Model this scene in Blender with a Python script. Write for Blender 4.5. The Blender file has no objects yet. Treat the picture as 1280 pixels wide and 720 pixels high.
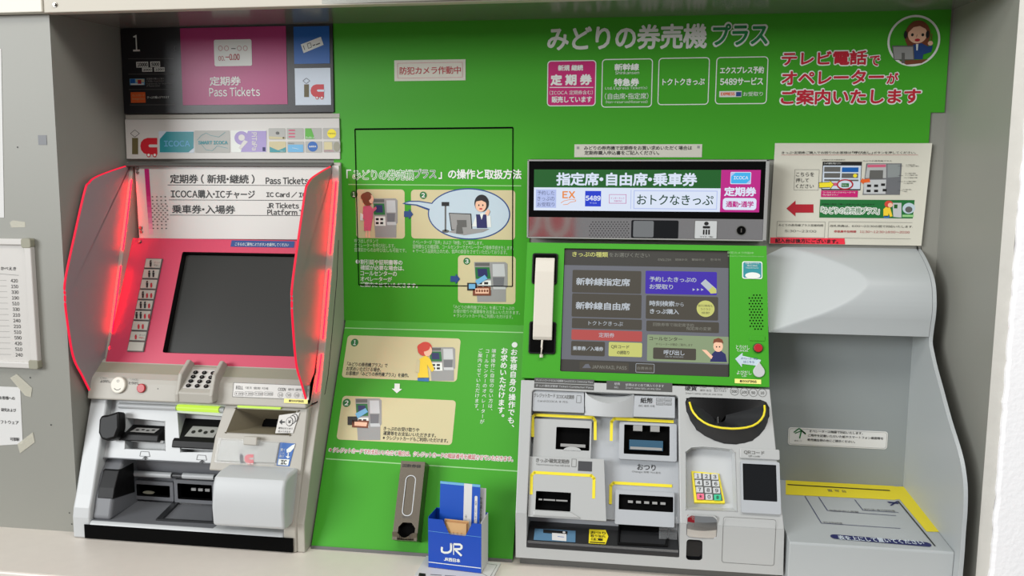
import bpy, bmesh, math, random
from mathutils import Vector, Matrix
from mathutils.geometry import tessellate_polygon
random.seed(7)
scene = bpy.context.scene
COL = scene.collection

# ------------------------------------------------------------------ camera
FPX = 1000.0
YAW, PITCH, ROLL = math.radians(7.73), math.radians(6.55), math.radians(-0.4)
CAMLOC = Vector((0.0, -1.75, 1.5))
fwd = Vector((-math.sin(YAW)*math.cos(PITCH), math.cos(YAW)*math.cos(PITCH), -math.sin(PITCH)))
rgt = Vector((math.cos(YAW), math.sin(YAW), 0.0))
dwn = fwd.cross(rgt)
cr, sr = math.cos(ROLL), math.sin(ROLL)
rgt, dwn = cr*rgt + sr*dwn, -sr*rgt + cr*dwn
cam_data = bpy.data.cameras.new('camera')
cam_data.sensor_width = 36.0
cam_data.lens = 36.0*FPX/1280.0
cam = bpy.data.objects.new('camera', cam_data)
COL.objects.link(cam)
rot = Matrix((rgt, -dwn, -fwd)).transposed()
cam.matrix_world = Matrix.Translation(CAMLOC) @ rot.to_4x4()
scene.camera = cam

# ------------------------------------------------------------------ light
world = bpy.data.worlds.new('station daylight')
scene.world = world
world.use_nodes = True
wn = world.node_tree.nodes
wn['Background'].inputs[0].default_value = (0.93, 0.97, 1.0, 1)
wn['Background'].inputs[1].default_value = 0.25

def area(name, loc, target, sx, sy, power, col=(1, 1, 1)):
    d = bpy.data.lights.new(name, 'AREA')
    d.shape = 'RECTANGLE'; d.size = sx; d.size_y = sy; d.energy = power; d.color = col
    o = bpy.data.objects.new(name, d); COL.objects.link(o)
    o.location = loc
    o.rotation_euler = (Vector(target)-Vector(loc)).to_track_quat('-Z', 'Y').to_euler()
    return o
area('daylight opening', (-7.0, -7.6, 3.6), (0.1, 0, 1.1), 5.0, 3.2, 640, (0.97, 0.99, 1.0))
area('ceiling light strip', (0.2, -1.55, 3.1), (-0.1, -0.45, 0.8), 3.2, 0.6, 36, (1.0, 0.97, 0.92))

scene.view_settings.view_transform = 'Standard'
scene.view_settings.look = 'None'
scene.view_settings.gamma = 1.0
scene.view_settings.use_curve_mapping = False
scene.view_settings.exposure = 0.2

# ------------------------------------------------------------------ helpers
def lin(c):
    c = c/255.0
    return c/12.92 if c <= 0.04045 else ((c+0.055)/1.055)**2.4

MATS = {}
def mat(name, rgb, rough=0.5, metal=0.0, emit=0.0, spec=0.5, noise=0.0, nscale=8.0, alpha=None, trans=0.0, bump=0.0, bscale=200.0, coat=0.0):
    m = bpy.data.materials.new(name); m.use_nodes = True
    nt = m.node_tree; b = nt.nodes['Principled BSDF']
    col = (lin(rgb[0]), lin(rgb[1]), lin(rgb[2]), 1)
    b.inputs['Base Color'].default_value = col
    b.inputs['Roughness'].default_value = rough
    b.inputs['Metallic'].default_value = metal
    b.inputs['Specular IOR Level'].default_value = spec
    if coat: b.inputs['Coat Weight'].default_value = coat; b.inputs['Coat Roughness'].default_value = 0.05
    if emit:
        b.inputs['Emission Color'].default_value = col
        b.inputs['Emission Strength'].default_value = emit
    if trans: b.inputs['Transmission Weight'].default_value = trans
    if alpha is not None: b.inputs['Alpha'].default_value = alpha
    if noise or bump:
        tc = nt.nodes.new('ShaderNodeTexCoord')
    if noise:
        n = nt.nodes.new('ShaderNodeTexNoise'); n.inputs['Scale'].default_value = nscale; n.inputs['Detail'].default_value = 6
        mx = nt.nodes.new('ShaderNodeMix'); mx.data_type = 'RGBA'
        k = 1.0-noise
        mx.inputs[6].default_value = (col[0]*k, col[1]*k, col[2]*k, 1)
        mx.inputs[7].default_value = (min(col[0]*(1+noise*.5), 1), min(col[1]*(1+noise*.5), 1), min(col[2]*(1+noise*.5), 1), 1)
        nt.links.new(tc.outputs['Object'], n.inputs['Vector'])
        nt.links.new(n.outputs['Fac'], mx.inputs[0]); nt.links.new(mx.outputs[2], b.inputs['Base Color'])
    if bump:
        n2 = nt.nodes.new('ShaderNodeTexNoise'); n2.inputs['Scale'].default_value = bscale; n2.inputs['Detail'].default_value = 4
        bp = nt.nodes.new('ShaderNodeBump'); bp.inputs['Strength'].default_value = bump; bp.inputs['Distance'].default_value = 0.002
        nt.links.new(tc.outputs['Object'], n2.inputs['Vector'])
        nt.links.new(n2.outputs['Fac'], bp.inputs['Height']); nt.links.new(bp.outputs['Normal'], b.inputs['Normal'])
    MATS[name] = m
    return m

def ray(x, y):
    return rgt*(x-640) + dwn*(y-360) + fwd*FPX
def on_y(px, py, y):
    d = ray(px, py); return CAMLOC + d*((y-CAMLOC.y)/d.y)
def on_z(px, py, z):
    d = ray(px, py); return CAMLOC + d*((z-CAMLOC.z)/d.z)
def on_x(px, py, x):
    d = ray(px, py); return CAMLOC + d*((x-CAMLOC.x)/d.x)

class Plane:
    """a real flat face of the place: u runs along the wall, v up the face, n out of it"""
    def __init__(s, y0, z0, y1, z1, x0=0.0, udir=None):
        s.o = Vector((x0, y0, z0))
        s.v = Vector((0, y0-y1, z0-z1)).normalized()
        s.u = Vector((1, 0, 0)) if udir is None else Vector(udir).normalized()
        s.n = s.u.cross(s.v).normalized()
    @classmethod
    def frame(c, o, u, v):
        s = c.__new__(c); s.o = Vector(o); s.u = Vector(u).normalized(); v = Vector(v)
        s.v = (v - s.u*v.dot(s.u)).normalized(); s.n = s.u.cross(s.v).normalized(); return s
    def P(s, u, v, n=0.0): return s.o + s.u*u + s.v*v + s.n*n
    def px(s, x, y, n=0.0):
        d = ray(x, y); t = ((s.o + s.n*n) - CAMLOC).dot(s.n)/d.dot(s.n)
        q = CAMLOC + d*t - s.o
        return q.dot(s.u), q.dot(s.v)
    def along(s, x, v, y, n=0.0):      # u where image column x meets the line v = const
        for _ in range(6):
            u, vv = s.px(x, y, n); u2, v2 = s.px(x, y+1, n)
            y += (v-vv)/(v2-vv)
        return s.px(x, y, n)[0]
    def rect(s, xl, yt, xr, yb, n=0.0):     # yt, yb read at the left edge
        ua, va = s.px(xl, yt, n); ub, vb = s.px(xl, yb, n)
        vm = (va+vb)/2; u1 = s.along(xr, vm, (yt+yb)/2, n)
        return (ua+ub)/2, vb, u1, va
    def scale(s, x, y, n=0.0): return s.px(x+1, y, n)[0]-s.px(x, y, n)[0]

def rr_pts(r, rad, seg=5):
    u0, v0, u1, v1 = r
    rad = max(0, min(rad, (u1-u0)/2-1e-6, (v1-v0)/2-1e-6))
    if rad <= 1e-6: return [(u0, v0), (u1, v0), (u1, v1), (u0, v1)]
    out = []
    for cx, cy, a0 in ((u1-rad, v0+rad, -90), (u1-rad, v1-rad, 0), (u0+rad, v1-rad, 90), (u0+rad, v0+rad, 180)):
        for k in range(seg+1):
            a = math.radians(a0+90*k/seg); out.append((cx+rad*math.cos(a), cy+rad*math.sin(a)))
    return out
def circ(cu, cv, ru, rv=None, seg=28, a0=0, a1=360):
    rv = ru if rv is None else rv
    n = seg if a1-a0 == 360 else seg+1
    return [(cu+ru*math.cos(math.radians(a0+(a1-a0)*k/seg)), cv+rv*math.sin(math.radians(a0+(a1-a0)*k/seg))) for k in range(n)]
def grow(r, d): return (r[0]-d, r[1]-d, r[2]+d, r[3]+d)

GLYPHS = '¥·※●❶、。「」いえおかがきくけこごさざしじすせただちっつてでとどなにねのはびぷへべまみむめもやよらりるれをんアイウェエォオカクコサジスセソタチッテトドネビフプペボマメャラルレン・ー上不中乗予件体作使係信個側像先入内円写出分列利券刻前割加動勤卡取受口可台号合向含呼品員問営回困国在報場声売変学定客宮対工左币席幣幹引後必忘応急情意戻手払扱找投抗押指挿提操支改数文新方日明映時暗更書期末本札案検業様機気求法注済無特犯生用由申画番発皆研硬確磁示票種究端等简約紙索継続線繁纸置能自菌表袋西要規記証話認読貨販買費賃質購身車載车込通運選部重録間防限零電非面音類駅거국권대돈동드름스승어전조지차카폐한／～'+''.join(chr(k) for k in range(33, 127) if chr(k) not in chr(39)+chr(34)+chr(92))
TEXT = {}
def load_glyphs(chars):
    obs = []
    for ch in chars:
        cu = bpy.data.curves.new('t', 'FONT'); cu.body = chr(ord(ch)+0xFEE0) if '!' <= ch <= '~' else ch; cu.resolution_u = 3; cu.fill_mode = 'FRONT'
        o = bpy.data.objects.new('t', cu); COL.objects.link(o); obs.append((ch, o))
    dg = bpy.context.evaluated_depsgraph_get()
    for ch, o in obs:
        me = bpy.data.meshes.new_from_object(o.evaluated_get(dg))
        TEXT[ch] = ([(v.co.x, v.co.y) for v in me.vertices], [tuple(p.vertices) for p in me.polygons])
        bpy.data.meshes.remove(me)
    cus = [o.data for ch, o in obs]
    bpy.data.batch_remove([o for ch, o in obs]); bpy.data.batch_remove(cus)
load_glyphs(GLYPHS)
def glyph(ch):
    return TEXT[ch]
EM = None
def text_mesh(s):
    """lays the characters of a line out side by side"""
    global EM
    if ('L', s) in TEXT: return TEXT[('L', s)]
    if EM is None:
        g = glyph('国')[0]; EM = (max(p[0] for p in g)-min(p[0] for p in g))/.86
    V = []; F = []; x = 0.0
    for ch in s:
        if ch == ' ': x += EM*.3; continue
        vs, fs = glyph(ch)
        if not vs: x += EM*.5; continue
        x0 = min(p[0] for p in vs); x1 = max(p[0] for p in vs); b = len(V)
        if ch < '\x7f':
            V += [(p[0]-x0+x+EM*.05, p[1]) for p in vs]; x += x1-x0+EM*.10
        elif ch in '・·': V += [(p[0]-x0+x+EM*.08, p[1]) for p in vs]; x += x1-x0+EM*.16
        else: V += [(p[0]+x, p[1]) for p in vs]; x += EM
        F += [tuple(b+k for k in f) for f in fs]
    if not V: V, F = [(0, 0), (1, 0), (1, 1)], []
    xs = [v[0] for v in V]; ys = [v[1] for v in V]
    TEXT[('L', s)] = (V, F, min(xs), min(ys), max(xs), max(ys))
    return TEXT[('L', s)]

class MB:
    def __init__(s): s.weld = False; s.v = []; s.f = []; s.m = []; s.mats = []
    def mi(s, m):
        m = MATS[m] if isinstance(m, str) else m
        if m not in s.mats: s.mats.append(m)
        return s.mats.index(m)
    def face(s, pts, m):
        b = len(s.v); s.v += [tuple(p) for p in pts]; s.f.append(tuple(range(b, b+len(pts)))); s.m.append(s.mi(m))
    def faces(s, verts, faces, m):
        b = len(s.v); s.v += [tuple(p) for p in verts]; i = s.mi(m)
        for f in faces: s.f.append(tuple(b+k for k in f)); s.m.append(i)
        return s
    def solid(s, ring0, ring1, m, cap0=True, cap1=True):
        n = len(ring0); vs = list(ring0)+list(ring1)
        fs = [(k, (k+1) % n, n+(k+1) % n, n+k) for k in range(n)]
        if cap0: fs.append(tuple(range(n-1, -1, -1)))
        if cap1: fs.append(tuple(range(n, 2*n)))
        return s.faces(vs, fs, m)
    def flat(s, pl, pts, m, n=0.0004):
        if len(pts) > 4:
            tri = tessellate_polygon([[Vector((p[0], p[1], 0)) for p in pts]])
            s.faces([pl.P(u, v, n) for u, v in pts], [tuple(t) for t in tri], m)
        else: s.face([pl.P(u, v, n) for u, v in pts], m)
        return s
    def pxpoly(s, pl, pts, m, n=0.0004): return s.flat(pl, [pl.px(x, y, n) for x, y in pts], m, n)
    def ext(s, pl, pts, n0, n1, m):
        a = sum(pts[k][0]*pts[(k+1) % len(pts)][1]-pts[(k+1) % len(pts)][0]*pts[k][1] for k in range(len(pts)))
        if a < 0: pts = pts[::-1]
        return s.solid([pl.P(u, v, n0) for u, v in pts], [pl.P(u, v, n1) for u, v in pts], m)
    def rect(s, pl, r, m, n=0.0004, rad=0): return s.flat(pl, rr_pts(r, rad), m, n)
    def block(s, pl, r, n0, n1, m, rad=0): return s.ext(pl, rr_pts(r, rad), n0, n1, m)
    def line(s, pl, x0, y0, x1, y1, w, m, n=0.0006):      # w in metres
        a = Vector(pl.px(x0, y0, n)); b = Vector(pl.px(x1, y1, n))
        return s.lineuv(pl, a, b, w, m, n)
    def lineuv(s, pl, a, b, w, m, n=0.0006):
        a = Vector(a); b = Vector(b); d = (b-a).normalized(); q = Vector((-d.y, d.x))*w/2
        return s.flat(pl, [a-q, b-q, b+q, a+q], m, n)
    def ringflat(s, pl, pts, w, m, n=0.0006):             # outline of a closed polygon
        k = len(pts); P = [Vector(p) for p in pts]
        ins = []
        for i in range(k):
            d1 = (P[i]-P[i-1]).normalized(); d2 = (P[(i+1) % k]-P[i]).normalized()
            n1 = Vector((-d1.y, d1.x)); n2 = Vector((-d2.y, d2.x)); nn = (n1+n2)
            nn = nn/max(nn.length_squared/2, .3)
            ins.append(P[i]+nn*w)
        vs = [pl.P(p[0], p[1], n) for p in P]+[pl.P(p[0], p[1], n) for p in ins]
        return s.faces(vs, [(i, (i+1) % k, k+(i+1) % k, k+i) for i in range(k)], m)
    def plate(s, pl, outer, holes, n1, thick, m):
        """flat plate with recesses: holes = [(pts, depth, wall, floor, shrink)]"""
        s.weld = True
        def ccw(p):
            a = sum(p[k][0]*p[(k+1) % len(p)][1]-p[(k+1) % len(p)][0]*p[k][1] for k in range(len(p)))
            return list(p) if a > 0 else list(p)[::-1]
        outer = ccw(outer); hs = [ccw(h[0]) for h in holes]
        bm = bmesh.new(); es = []
        for poly in [outer]+hs:
            bv = [bm.verts.new((u, v, 0)) for u, v in poly]
            es += [bm.edges.new((bv[k], bv[(k+1) % len(bv)])) for k in range(len(bv))]
        bm.verts.index_update(); flatp = [v.co.copy() for v in bm.verts]
        bmesh.ops.triangle_fill(bm, use_beauty=True, use_dissolve=False, edges=es, normal=(0, 0, 1))
        fs = []
        for f in bm.faces:
            t = [v.index for v in f.verts]
            a, b, c = (flatp[k] for k in t)
            fs.append(tuple(t) if (b-a).cross(c-a).z > 0 else tuple(t[::-1]))
        bm.free()
        s.faces([pl.P(p.x, p.y, n1) for p in flatp], fs, m)
        s.solid([pl.P(u, v, n1-thick) for u, v in outer], [pl.P(u, v, n1) for u, v in outer], m, True, False)
        for h, (_, depth, wm, fm, shr) in zip(hs, holes):
            cu = sum(p[0] for p in h)/len(h); cv = sum(p[1] for p in h)/len(h)
            lo = [(cu+(u-cu)*shr, cv+(v-cv)*shr) for u, v in h]
            k = len(h)
            s.faces([pl.P(u, v, n1) for u, v in h]+[pl.P(u, v, n1-depth) for u, v in lo], [((i+1) % k, i, k+i, k+(i+1) % k) for i in range(k)], wm)
            if fm: s.faces([pl.P(u, v, n1-depth) for u, v in lo], [tuple(range(k))], fm)
        return s
    def box(s, x0, y0, z0, x1, y1, z1, m):
        return s.solid([(x0, y0, z0), (x1, y0, z0), (x1, y1, z0), (x0, y1, z0)], [(x0, y0, z1), (x1, y0, z1), (x1, y1, z1), (x0, y1, z1)], m)
    def prism(s, prof, x0, x1, m):                         # profile of (y, z) swept along the wall
        a = sum(prof[k][0]*prof[(k+1) % len(prof)][1]-prof[(k+1) % len(prof)][0]*prof[k][1] for k in range(len(prof)))
        if a < 0: prof = prof[::-1]
        return s.solid([(x0, y, z) for y, z in prof], [(x1, y, z) for y, z in prof], m)
    def ell(s, pl, cx, cy, rx, ry, m, n):                  # ellipse given in photo pixels
        cu, cv = pl.px(cx, cy, n); k = pl.scale(cx, cy, n); return s.flat(pl, circ(cu, cv, rx*k, ry*k, 30), m, n)
    def tube(s, path, r, m, seg=10, closed=False):
        P = [Vector(p) for p in path]; rings = []
        n = len(P)
        for i in range(n):
            d = (P[min(i+1, n-1)]-P[max(i-1, 0)]).normalized()
            a = d.cross(Vector((0, 0, 1)));
            if a.length < 1e-3: a = d.cross(Vector((1, 0, 0)))
            a.normalize(); b = d.cross(a)
            rings.append([P[i]+(a*math.cos(2*math.pi*k/seg)+b*math.sin(2*math.pi*k/seg))*r for k in range(seg)])
        vs = [p for q in rings for p in q]; fs = []
        for i in range(n-1):
            for k in range(seg): fs.append((i*seg+k, i*seg+(k+1) % seg, (i+1)*seg+(k+1) % seg, (i+1)*seg+k))
        fs += [tuple(range(seg-1, -1, -1)), tuple(range((n-1)*seg, n*seg))]
        return s.faces(vs, fs, m)
    def textfit(s, pl, st, r, m, n=0.0008, bold=0.0, rotv=False, ring=0):
        """fits lettering to a rectangle; bold thickens the strokes by that share of the line height"""
        vs, fs, x0, y0, x1, y1 = text_mesh(st)
        if x1-x0 < 1e-6 or y1-y0 < 1e-6: return s
        u0, v0, u1, v1 = r
        d = bold*(min(v1-v0, u1-u0) if not rotv else (u1-u0))
        if d and not ring: u0 += d; u1 -= d; v0 += d; v1 -= d
        if rotv:   # reading downwards, turned 90 degrees clockwise
            f = lambda x, y: (u0+(y-y0)/(y1-y0)*(u1-u0), v1-(x-x0)/(x1-x0)*(v1-v0))
        else:
            f = lambda x, y: (u0+(x-x0)/(x1-x0)*(u1-u0), v0+(y-y0)/(y1-y0)*(v1-v0))
        base = [f(x, y) for x, y in vs]
        k = ring or (6 if d else 1)
        for i in range(k):
            du, dv = (d*math.cos(2*math.pi*(i+.5)/k), d*math.sin(2*math.pi*(i+.5)/k)) if d else (0, 0)
            s.faces([pl.P(u+du, v+dv, n+i*1e-6) for u, v in base], fs, m)
        return s
    def text(s, pl, st, xl, yc, xr, h, m, n=0.0008, bold=0.0, outline=None, ow=0.12):
        """lettering whose left end, mid height, right end and height were read off the photo"""
        r = pl.rect(xl, yc-h/2, xr, yc+h/2, n)
        if outline: s.textfit(pl, st, r, outline, n-0.0003, ow, ring=12)
        return s.textfit(pl, st, r, m, n, bold)
    def vtext(s, pl, st, xc0, yt, xc1, yb, w, m, n=0.0008, bold=0.0):
        """vertical writing: one character under another from (xc0, yt) to (xc1, yb)"""
        k = len(st); a = Vector(pl.px(xc0, yt, n)); b = Vector(pl.px(xc1, yb, n)); wu = w*pl.scale((xc0+xc1)/2, (yt+yb)/2, n)
        step = (b-a)/k
        for i, ch in enumerate(st):
            c = a+step*(i+.5); vs, fs, x0, y0, x1, y1 = text_mesh(ch)
            if not fs: continue
            q = wu/0.95
            if ch in '、。': c = c+Vector((q*.3, q*.3))
            cx, cy = (x0+x1)/2, (y0+y1)/2
            nb = 6 if bold else 1
            for j in range(nb):
                du, dv = (wu*bold*math.cos(j*math.pi/3), wu*bold*math.sin(j*math.pi/3)) if bold else (0, 0)
                if ch == 'ー': s.faces([pl.P(c.x-(y-cy)*q+du, c.y-(x-cx)*q+dv, n+j*1e-6) for x, y in vs], fs, m)
                else: s.faces([pl.P(c.x+(x-cx)*q+du, c.y+(y-cy)*q+dv, n+j*1e-6) for x, y in vs], fs, m)
        return s
    def build(s, name, parent=None, bevel=0.0, smooth=False, seg=2, angle=35, label=None):
        me = bpy.data.meshes.new(name); me.from_pydata(s.v, [], s.f)
        for m in s.mats: me.materials.append(m)
        me.polygons.foreach_set('material_index', s.m)
        me.update()
        o = bpy.data.objects.new(name, me); COL.objects.link(o)
        if parent: o.parent = parent; o.matrix_parent_inverse = Matrix.Translation(-parent.location)
        if s.weld and (bevel or smooth):
            w = o.modifiers.new('weld', 'WELD'); w.merge_threshold = 0.00002
        if bevel:
            b = o.modifiers.new('bevel', 'BEVEL'); b.width = bevel; b.segments = seg; b.limit_method = 'ANGLE'; b.angle_limit = math.radians(angle); b.harden_normals = False
        if smooth:
            me.shade_smooth()
            try: me.set_sharp_from_angle(angle=math.radians(40))
            except Exception: pass
        if label: o['label'] = label
        return o

def thing(name, loc, label, cat, group=None):
    o = bpy.data.objects.new(name, None); COL.objects.link(o); o.location = loc; o.empty_display_size = 0.05
    return tag(o, label, cat, group)
def tag(o, label, cat, group=None):
    o['label'] = label; o['category'] = cat
    if group: o['group'] = group
    return o
def struct(name, mb, **k):
    o = mb.build(name, **k); o['kind'] = 'structure'; return o
def duplicate(o, dx, parent=None):
    c = o.copy(); COL.objects.link(c); c.location = o.location+Vector(dx)
    if parent: c.parent = parent
    return c

# ------------------------------------------------------------------ materials
mat('grey paint', (146, 146, 138), .45, noise=.06, nscale=3, bump=.05, bscale=350)
mat('soffit metal', (140, 140, 132), .22, metal=.35, noise=.05, nscale=5, bump=.08, bscale=20)
mat('beam paint', (196, 190, 176), .5, noise=.05, nscale=4)
mat('cream paint', (228, 224, 212), .5, noise=.03)
mat('white plaster', (250, 250, 252), .85, bump=.5, bscale=120, noise=.03)
mat('caulk', (205, 203, 196), .7, noise=.12, nscale=20, bump=.3, bscale=80)
mat('counter stone', (230, 222, 212), .38, noise=.05, nscale=40, bump=.04, bscale=400)
mat('floor tile', (150, 146, 140), .5, noise=.1)
mat('green', (66, 160, 38), .42, noise=.02, nscale=2, spec=.25)
mat('dark green', (30, 92, 24), .5)
mat('badge green', (22, 110, 50), .5)
mat('plus green', (20, 132, 66), .5)
mat('line green', (150, 205, 135), .5)
mat('print white', (228, 232, 226), .5)
mat('print black', (22, 22, 22), .5)
mat('print grey', (95, 95, 92), .5)
mat('pale grey print', (150, 150, 148), .5)
mat('black', (11, 11, 12), .45, spec=.25)
mat('black board', (24, 24, 28), .35)
mat('matt black', (5, 5, 5), .85, spec=.08)
mat('magenta', (172, 48, 112), .4)
mat('label pink', (196, 24, 110), .45)
mat('sign blue', (10, 92, 172), .4)
mat('sign pale', (205, 216, 228), .4)
mat('white board', (206, 203, 198), .35)
mat('paper', (208, 206, 192), .6)
mat('white paper', (216, 216, 214), .6)
mat('red print', (190, 26, 48), .5)
mat('deep red', (172, 22, 40), .5)
mat('machine grey', (180, 182, 181), .4, noise=.02)
mat('machine light', (194, 197, 198), .38)
mat('machine blue grey', (176, 180, 184), .4)
mat('beige grey', (176, 172, 162), .45)
mat('stand grey', (178, 183, 184), .42, noise=.02)
mat('stand panel', (140, 146, 146), .5)
mat('hopper tan', (128, 120, 100), .45)
mat('cavity grey', (108, 110, 114), .45)
mat('cavity dark', (64, 65, 68), .4)
mat('tray black', (40, 41, 43), .3)
mat('pink', (200, 62, 92), .38)
mat('screen off', (44, 44, 41), .32, spec=.4)
mat('button cream', (220, 216, 202), .4)
mat('button red', (178, 30, 40), .35)
mat('button green', (40, 190, 140), .4)
mat('button pink', (235, 110, 140), .4)
mat('yellow', (238, 220, 40), .5)
mat('pale yellow', (250, 240, 140), .5)
mat('steel', (120, 112, 100), .32, metal=.9, bump=.05, bscale=300)
mat('dark steel', (95, 88, 78), .35, metal=.8)
mat('screw metal', (140, 136, 130), .35, metal=.9)
mat('box blue', (12, 70, 176), .4)
mat('leaflet blue', (20, 80, 184), .4)
mat('cardboard', (205, 165, 115), .7)
mat('card brown', (190, 140, 92), .7)
mat('cream panel', (206, 196, 152), .5)
mat('bubble blue', (190, 208, 218), .5)
mat('navy', (28, 66, 128), .5)
mat('dark navy', (30, 34, 92), .5)
mat('skin', (238, 190, 160), .6)
mat('hair brown', (120, 62, 34), .6)
mat('hair black', (26, 24, 30), .6)
mat('hair red', (205, 66, 50), .6)
mat('suit pink', (205, 92, 122), .6)
mat('shirt yellow', (240, 205, 50), .6)
mat('trouser blue', (50, 110, 170), .6)
mat('teal', (40, 140, 150), .4)
mat('lilac', (165, 150, 200), .5)
mat('tan', (200, 190, 150), .5)
mat('khaki', (98, 88, 52), .5)
mat('ic red', (196, 22, 40), .4)
mat('orange', (226, 96, 30), .5)
mat('sky blue', (110, 175, 215), .5)
mat('leaf green', (90, 175, 60), .5)
mat('tape red', (232, 44, 66), .5)
mat('aluminium', (205, 208, 210), .35, metal=.6)
mat('corner grey', (150, 148, 130), .5)
mat('handset', (214, 208, 196), .38)
mat('mirror', (215, 215, 215), .03, metal=1.0)
mat('smoked mirror', (196, 192, 192), .06, metal=.9)
mat('dark glass', (16, 17, 20), .06)
mat('clear plastic', (235, 238, 240), .05, alpha=.07, spec=.6)
mat('slate blue', (88, 128, 158), .4)
mat('deep teal', (40, 84, 110), .4)
mat('card silver', (170, 170, 164), .4)
mat('soft white', (186, 216, 176), .5)
mat('label grey', (74, 74, 72), .5)
mat('clear tape', (225, 222, 205), .25, alpha=.45)
mat('frosted flap', (158, 150, 153), .45, trans=.12)
def lamp(name, rgb, s):
    m = mat(name, rgb, .4, emit=s*.86, spec=.3); b = m.node_tree.nodes['Principled BSDF']
    b.inputs['Base Color'].default_value = (.012, .012, .013, 1); return m
lamp('red light', (255, 0, 14), 30.0)
lamp('red edge', (255, 14, 60), 1.05)
lamp('lime light', (214, 255, 84), 0.9)
lamp('lit white', (222, 232, 250), 0.95)
lamp('lit lilac', (186, 200, 246), 0.9)
lamp('lit green', (8, 92, 24), 0.95)
lamp('lit magenta', (190, 26, 134), 0.95)
lamp('lit blue', (24, 58, 206), 0.95)
lamp('lit cyan', (62, 178, 238), 0.95)
lamp('lit orange', (236, 140, 60), 0.95)
lamp('lit ink', (14, 66, 44), 0.9)
lamp('lit grey ink', (84, 90, 128), 0.9)
lamp('ui back', (106, 108, 116), 0.95)
lamp('ui top', (62, 60, 54), 0.9)
lamp('ui button', (74, 69, 58), 0.9)
lamp('ui purple', (58, 30, 172), 0.95)
lamp('ui red', (182, 76, 72), 0.95)
lamp('ui lime', (206, 208, 116), 0.92)
lamp('ui pale', (142, 160, 122), 0.92)
lamp('ui white', (196, 204, 212), 0.85)
lamp('ui faint', (140, 140, 130), 0.85)

# ================================================================== THE SETTING
ZC = 0.774           # counter top
XL, XR = -1.144, 0.645
YF, YFR = -0.238, -0.280
ZT = 1.876
FA = Plane(0, 1.876, 0, 1.0)          # green fascia, vertical wall face

m = MB()
m.box(-2.6, YF, ZC-.0, XL, 0.05, 1.8545, 'grey paint')
m.box(-2.6, YF+.005, 1.8545, XL, 0.05, 1.98, 'grey paint')
for x, y in ((64, 531), (114, 604), (87, 641), (101, 652), (90, 655), (22, 184), (66, 104), (69, 126), (100, 217), (38, 472)):
    p = on_y(x*1.0, y*1.0, YF)
    if p.x < XL-.004: m.flat(Plane(YF, 0, YF, -1), circ(p.x, p.z, .0016, seg=8), 'print black', .0006)
struct('wall_left', m)
m = MB()
m.box(XL-.02, -.002, .6, XR+.02, .12, 1.95, 'grey paint')
struct('wall_back', m)
# right reveal, its ragged edge strip and the plastered wall beyond
m = MB()
m.box(XR, YFR, 0.0, XR+.028, 0.05, 2.3, 'grey paint')
struct('wall_right', m)
m = MB()
ring = []
rnd = random.Random(3)
n = 60
vs = []; fs = []
for k in range(n+1):
    z = 2.3*k/n
    w = 0.020+rnd.uniform(-.0022, .0022)
    for x, y in ((XR-.0005, YFR-.001), (XR+w, YFR-.006), (XR+w, YFR+.06)):
        vs.append((x, y, z))
for k in range(n):
    for j in range(2): fs.append((k*3+j, k*3+j+1, k*3+j+4, k*3+j+3))
m.faces(vs, fs, 'caulk')
struct('trim_1', m)
m = MB()
vs = []; fs = []
n = 160
for k in range(n+1):
    z = 2.3*k/n
    w = .019+rnd.uniform(-.0016, .0016)
    for x, y in ((XR+w, YFR+.03), (XR+w, YFR-.011), (XR+w+.006, YFR-.013), (2.2, YFR-.013)): vs.append((x, y, z))
for k in range(n):
    for j in range(3): fs.append((k*4+j, k*4+j+1, k*4+j+5, k*4+j+4))
m.faces(vs, fs, 'white plaster')
struct('wall_front', m)
# soffit over the recess and the beam in front of it
m = MB()
m.faces([(XL-.01, YF, 1.8575), (XR+.03, YF-.05, 1.856), (XR+.03, .02, ZT), (XL-.01, .02, ZT), (XL-.01, YF, 1.96), (XR+.03, YF-.05, 1.96), (XR+.03, .02, 1.96), (XL-.01, .02, 1.96)],
        [(0, 1, 2, 3), (7, 6, 5, 4), (0, 4, 5, 1), (1, 5, 6, 2), (2, 6, 7, 3), (3, 7, 4, 0)], 'soffit metal')
struct('ceiling', m)
m = MB()
m.box(XL+.001, YF-.016, 1.8545, XR+.0, YF+.004, 2.25, 'beam paint')
struct('trim_2', m, bevel=.0015)
m = MB(); m.box(-2.6, YF-.02, 1.8555, XL, YF+.001, 2.25, 'cream paint')
struct('trim_3', m, bevel=.0015)
m = MB()
m.box(-6, -9, -.05, 6, .2, 0, 'floor tile')
struct('floor', m)
m = MB()
ye = on_z(0, 714.5, ZC).y
m.box(-2.4, ye, ZC-.04, XR+.02, 0.0, ZC, 'counter stone')
m.box(-2.4, ye+.05, 0, XR+.02, -.02, ZC-.04, 'grey paint')
tag(m.build('counter', bevel=.004), 'long cream counter ledge in front of the ticket machines', 'counter')

# beam bolt and a small grey tag on the pillar
BE = Plane(YF-.016, 0, YF-.016, -1)
m = MB(); u, v = BE.px(69, 6)
m.ext(BE, circ(u, v, .0052, seg=16), 0, .0015, 'screw metal'); m.ext(BE, circ(u, v, .0036, seg=6), .0015, .0045, 'screw metal')
tag(m.build('bolt', bevel=.0004), 'small round bolt in the beam over the left end of the recess', 'bolt')
PI = Plane(YF, 0, YF, -1)
m = MB(); m.block(PI, PI.rect(48, 169, 58.5, 181), 0, .0008, 'cavity grey')
tag(m.build('tag'), 'small square grey tag on the left pillar', 'tag')

# ------------------------------------------------ green fascia
m = MB()
TR = FA.px(1191, 11)
XFR = 0.640
# profile swept: upright board, with the slope below handled by the instruction board

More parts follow.
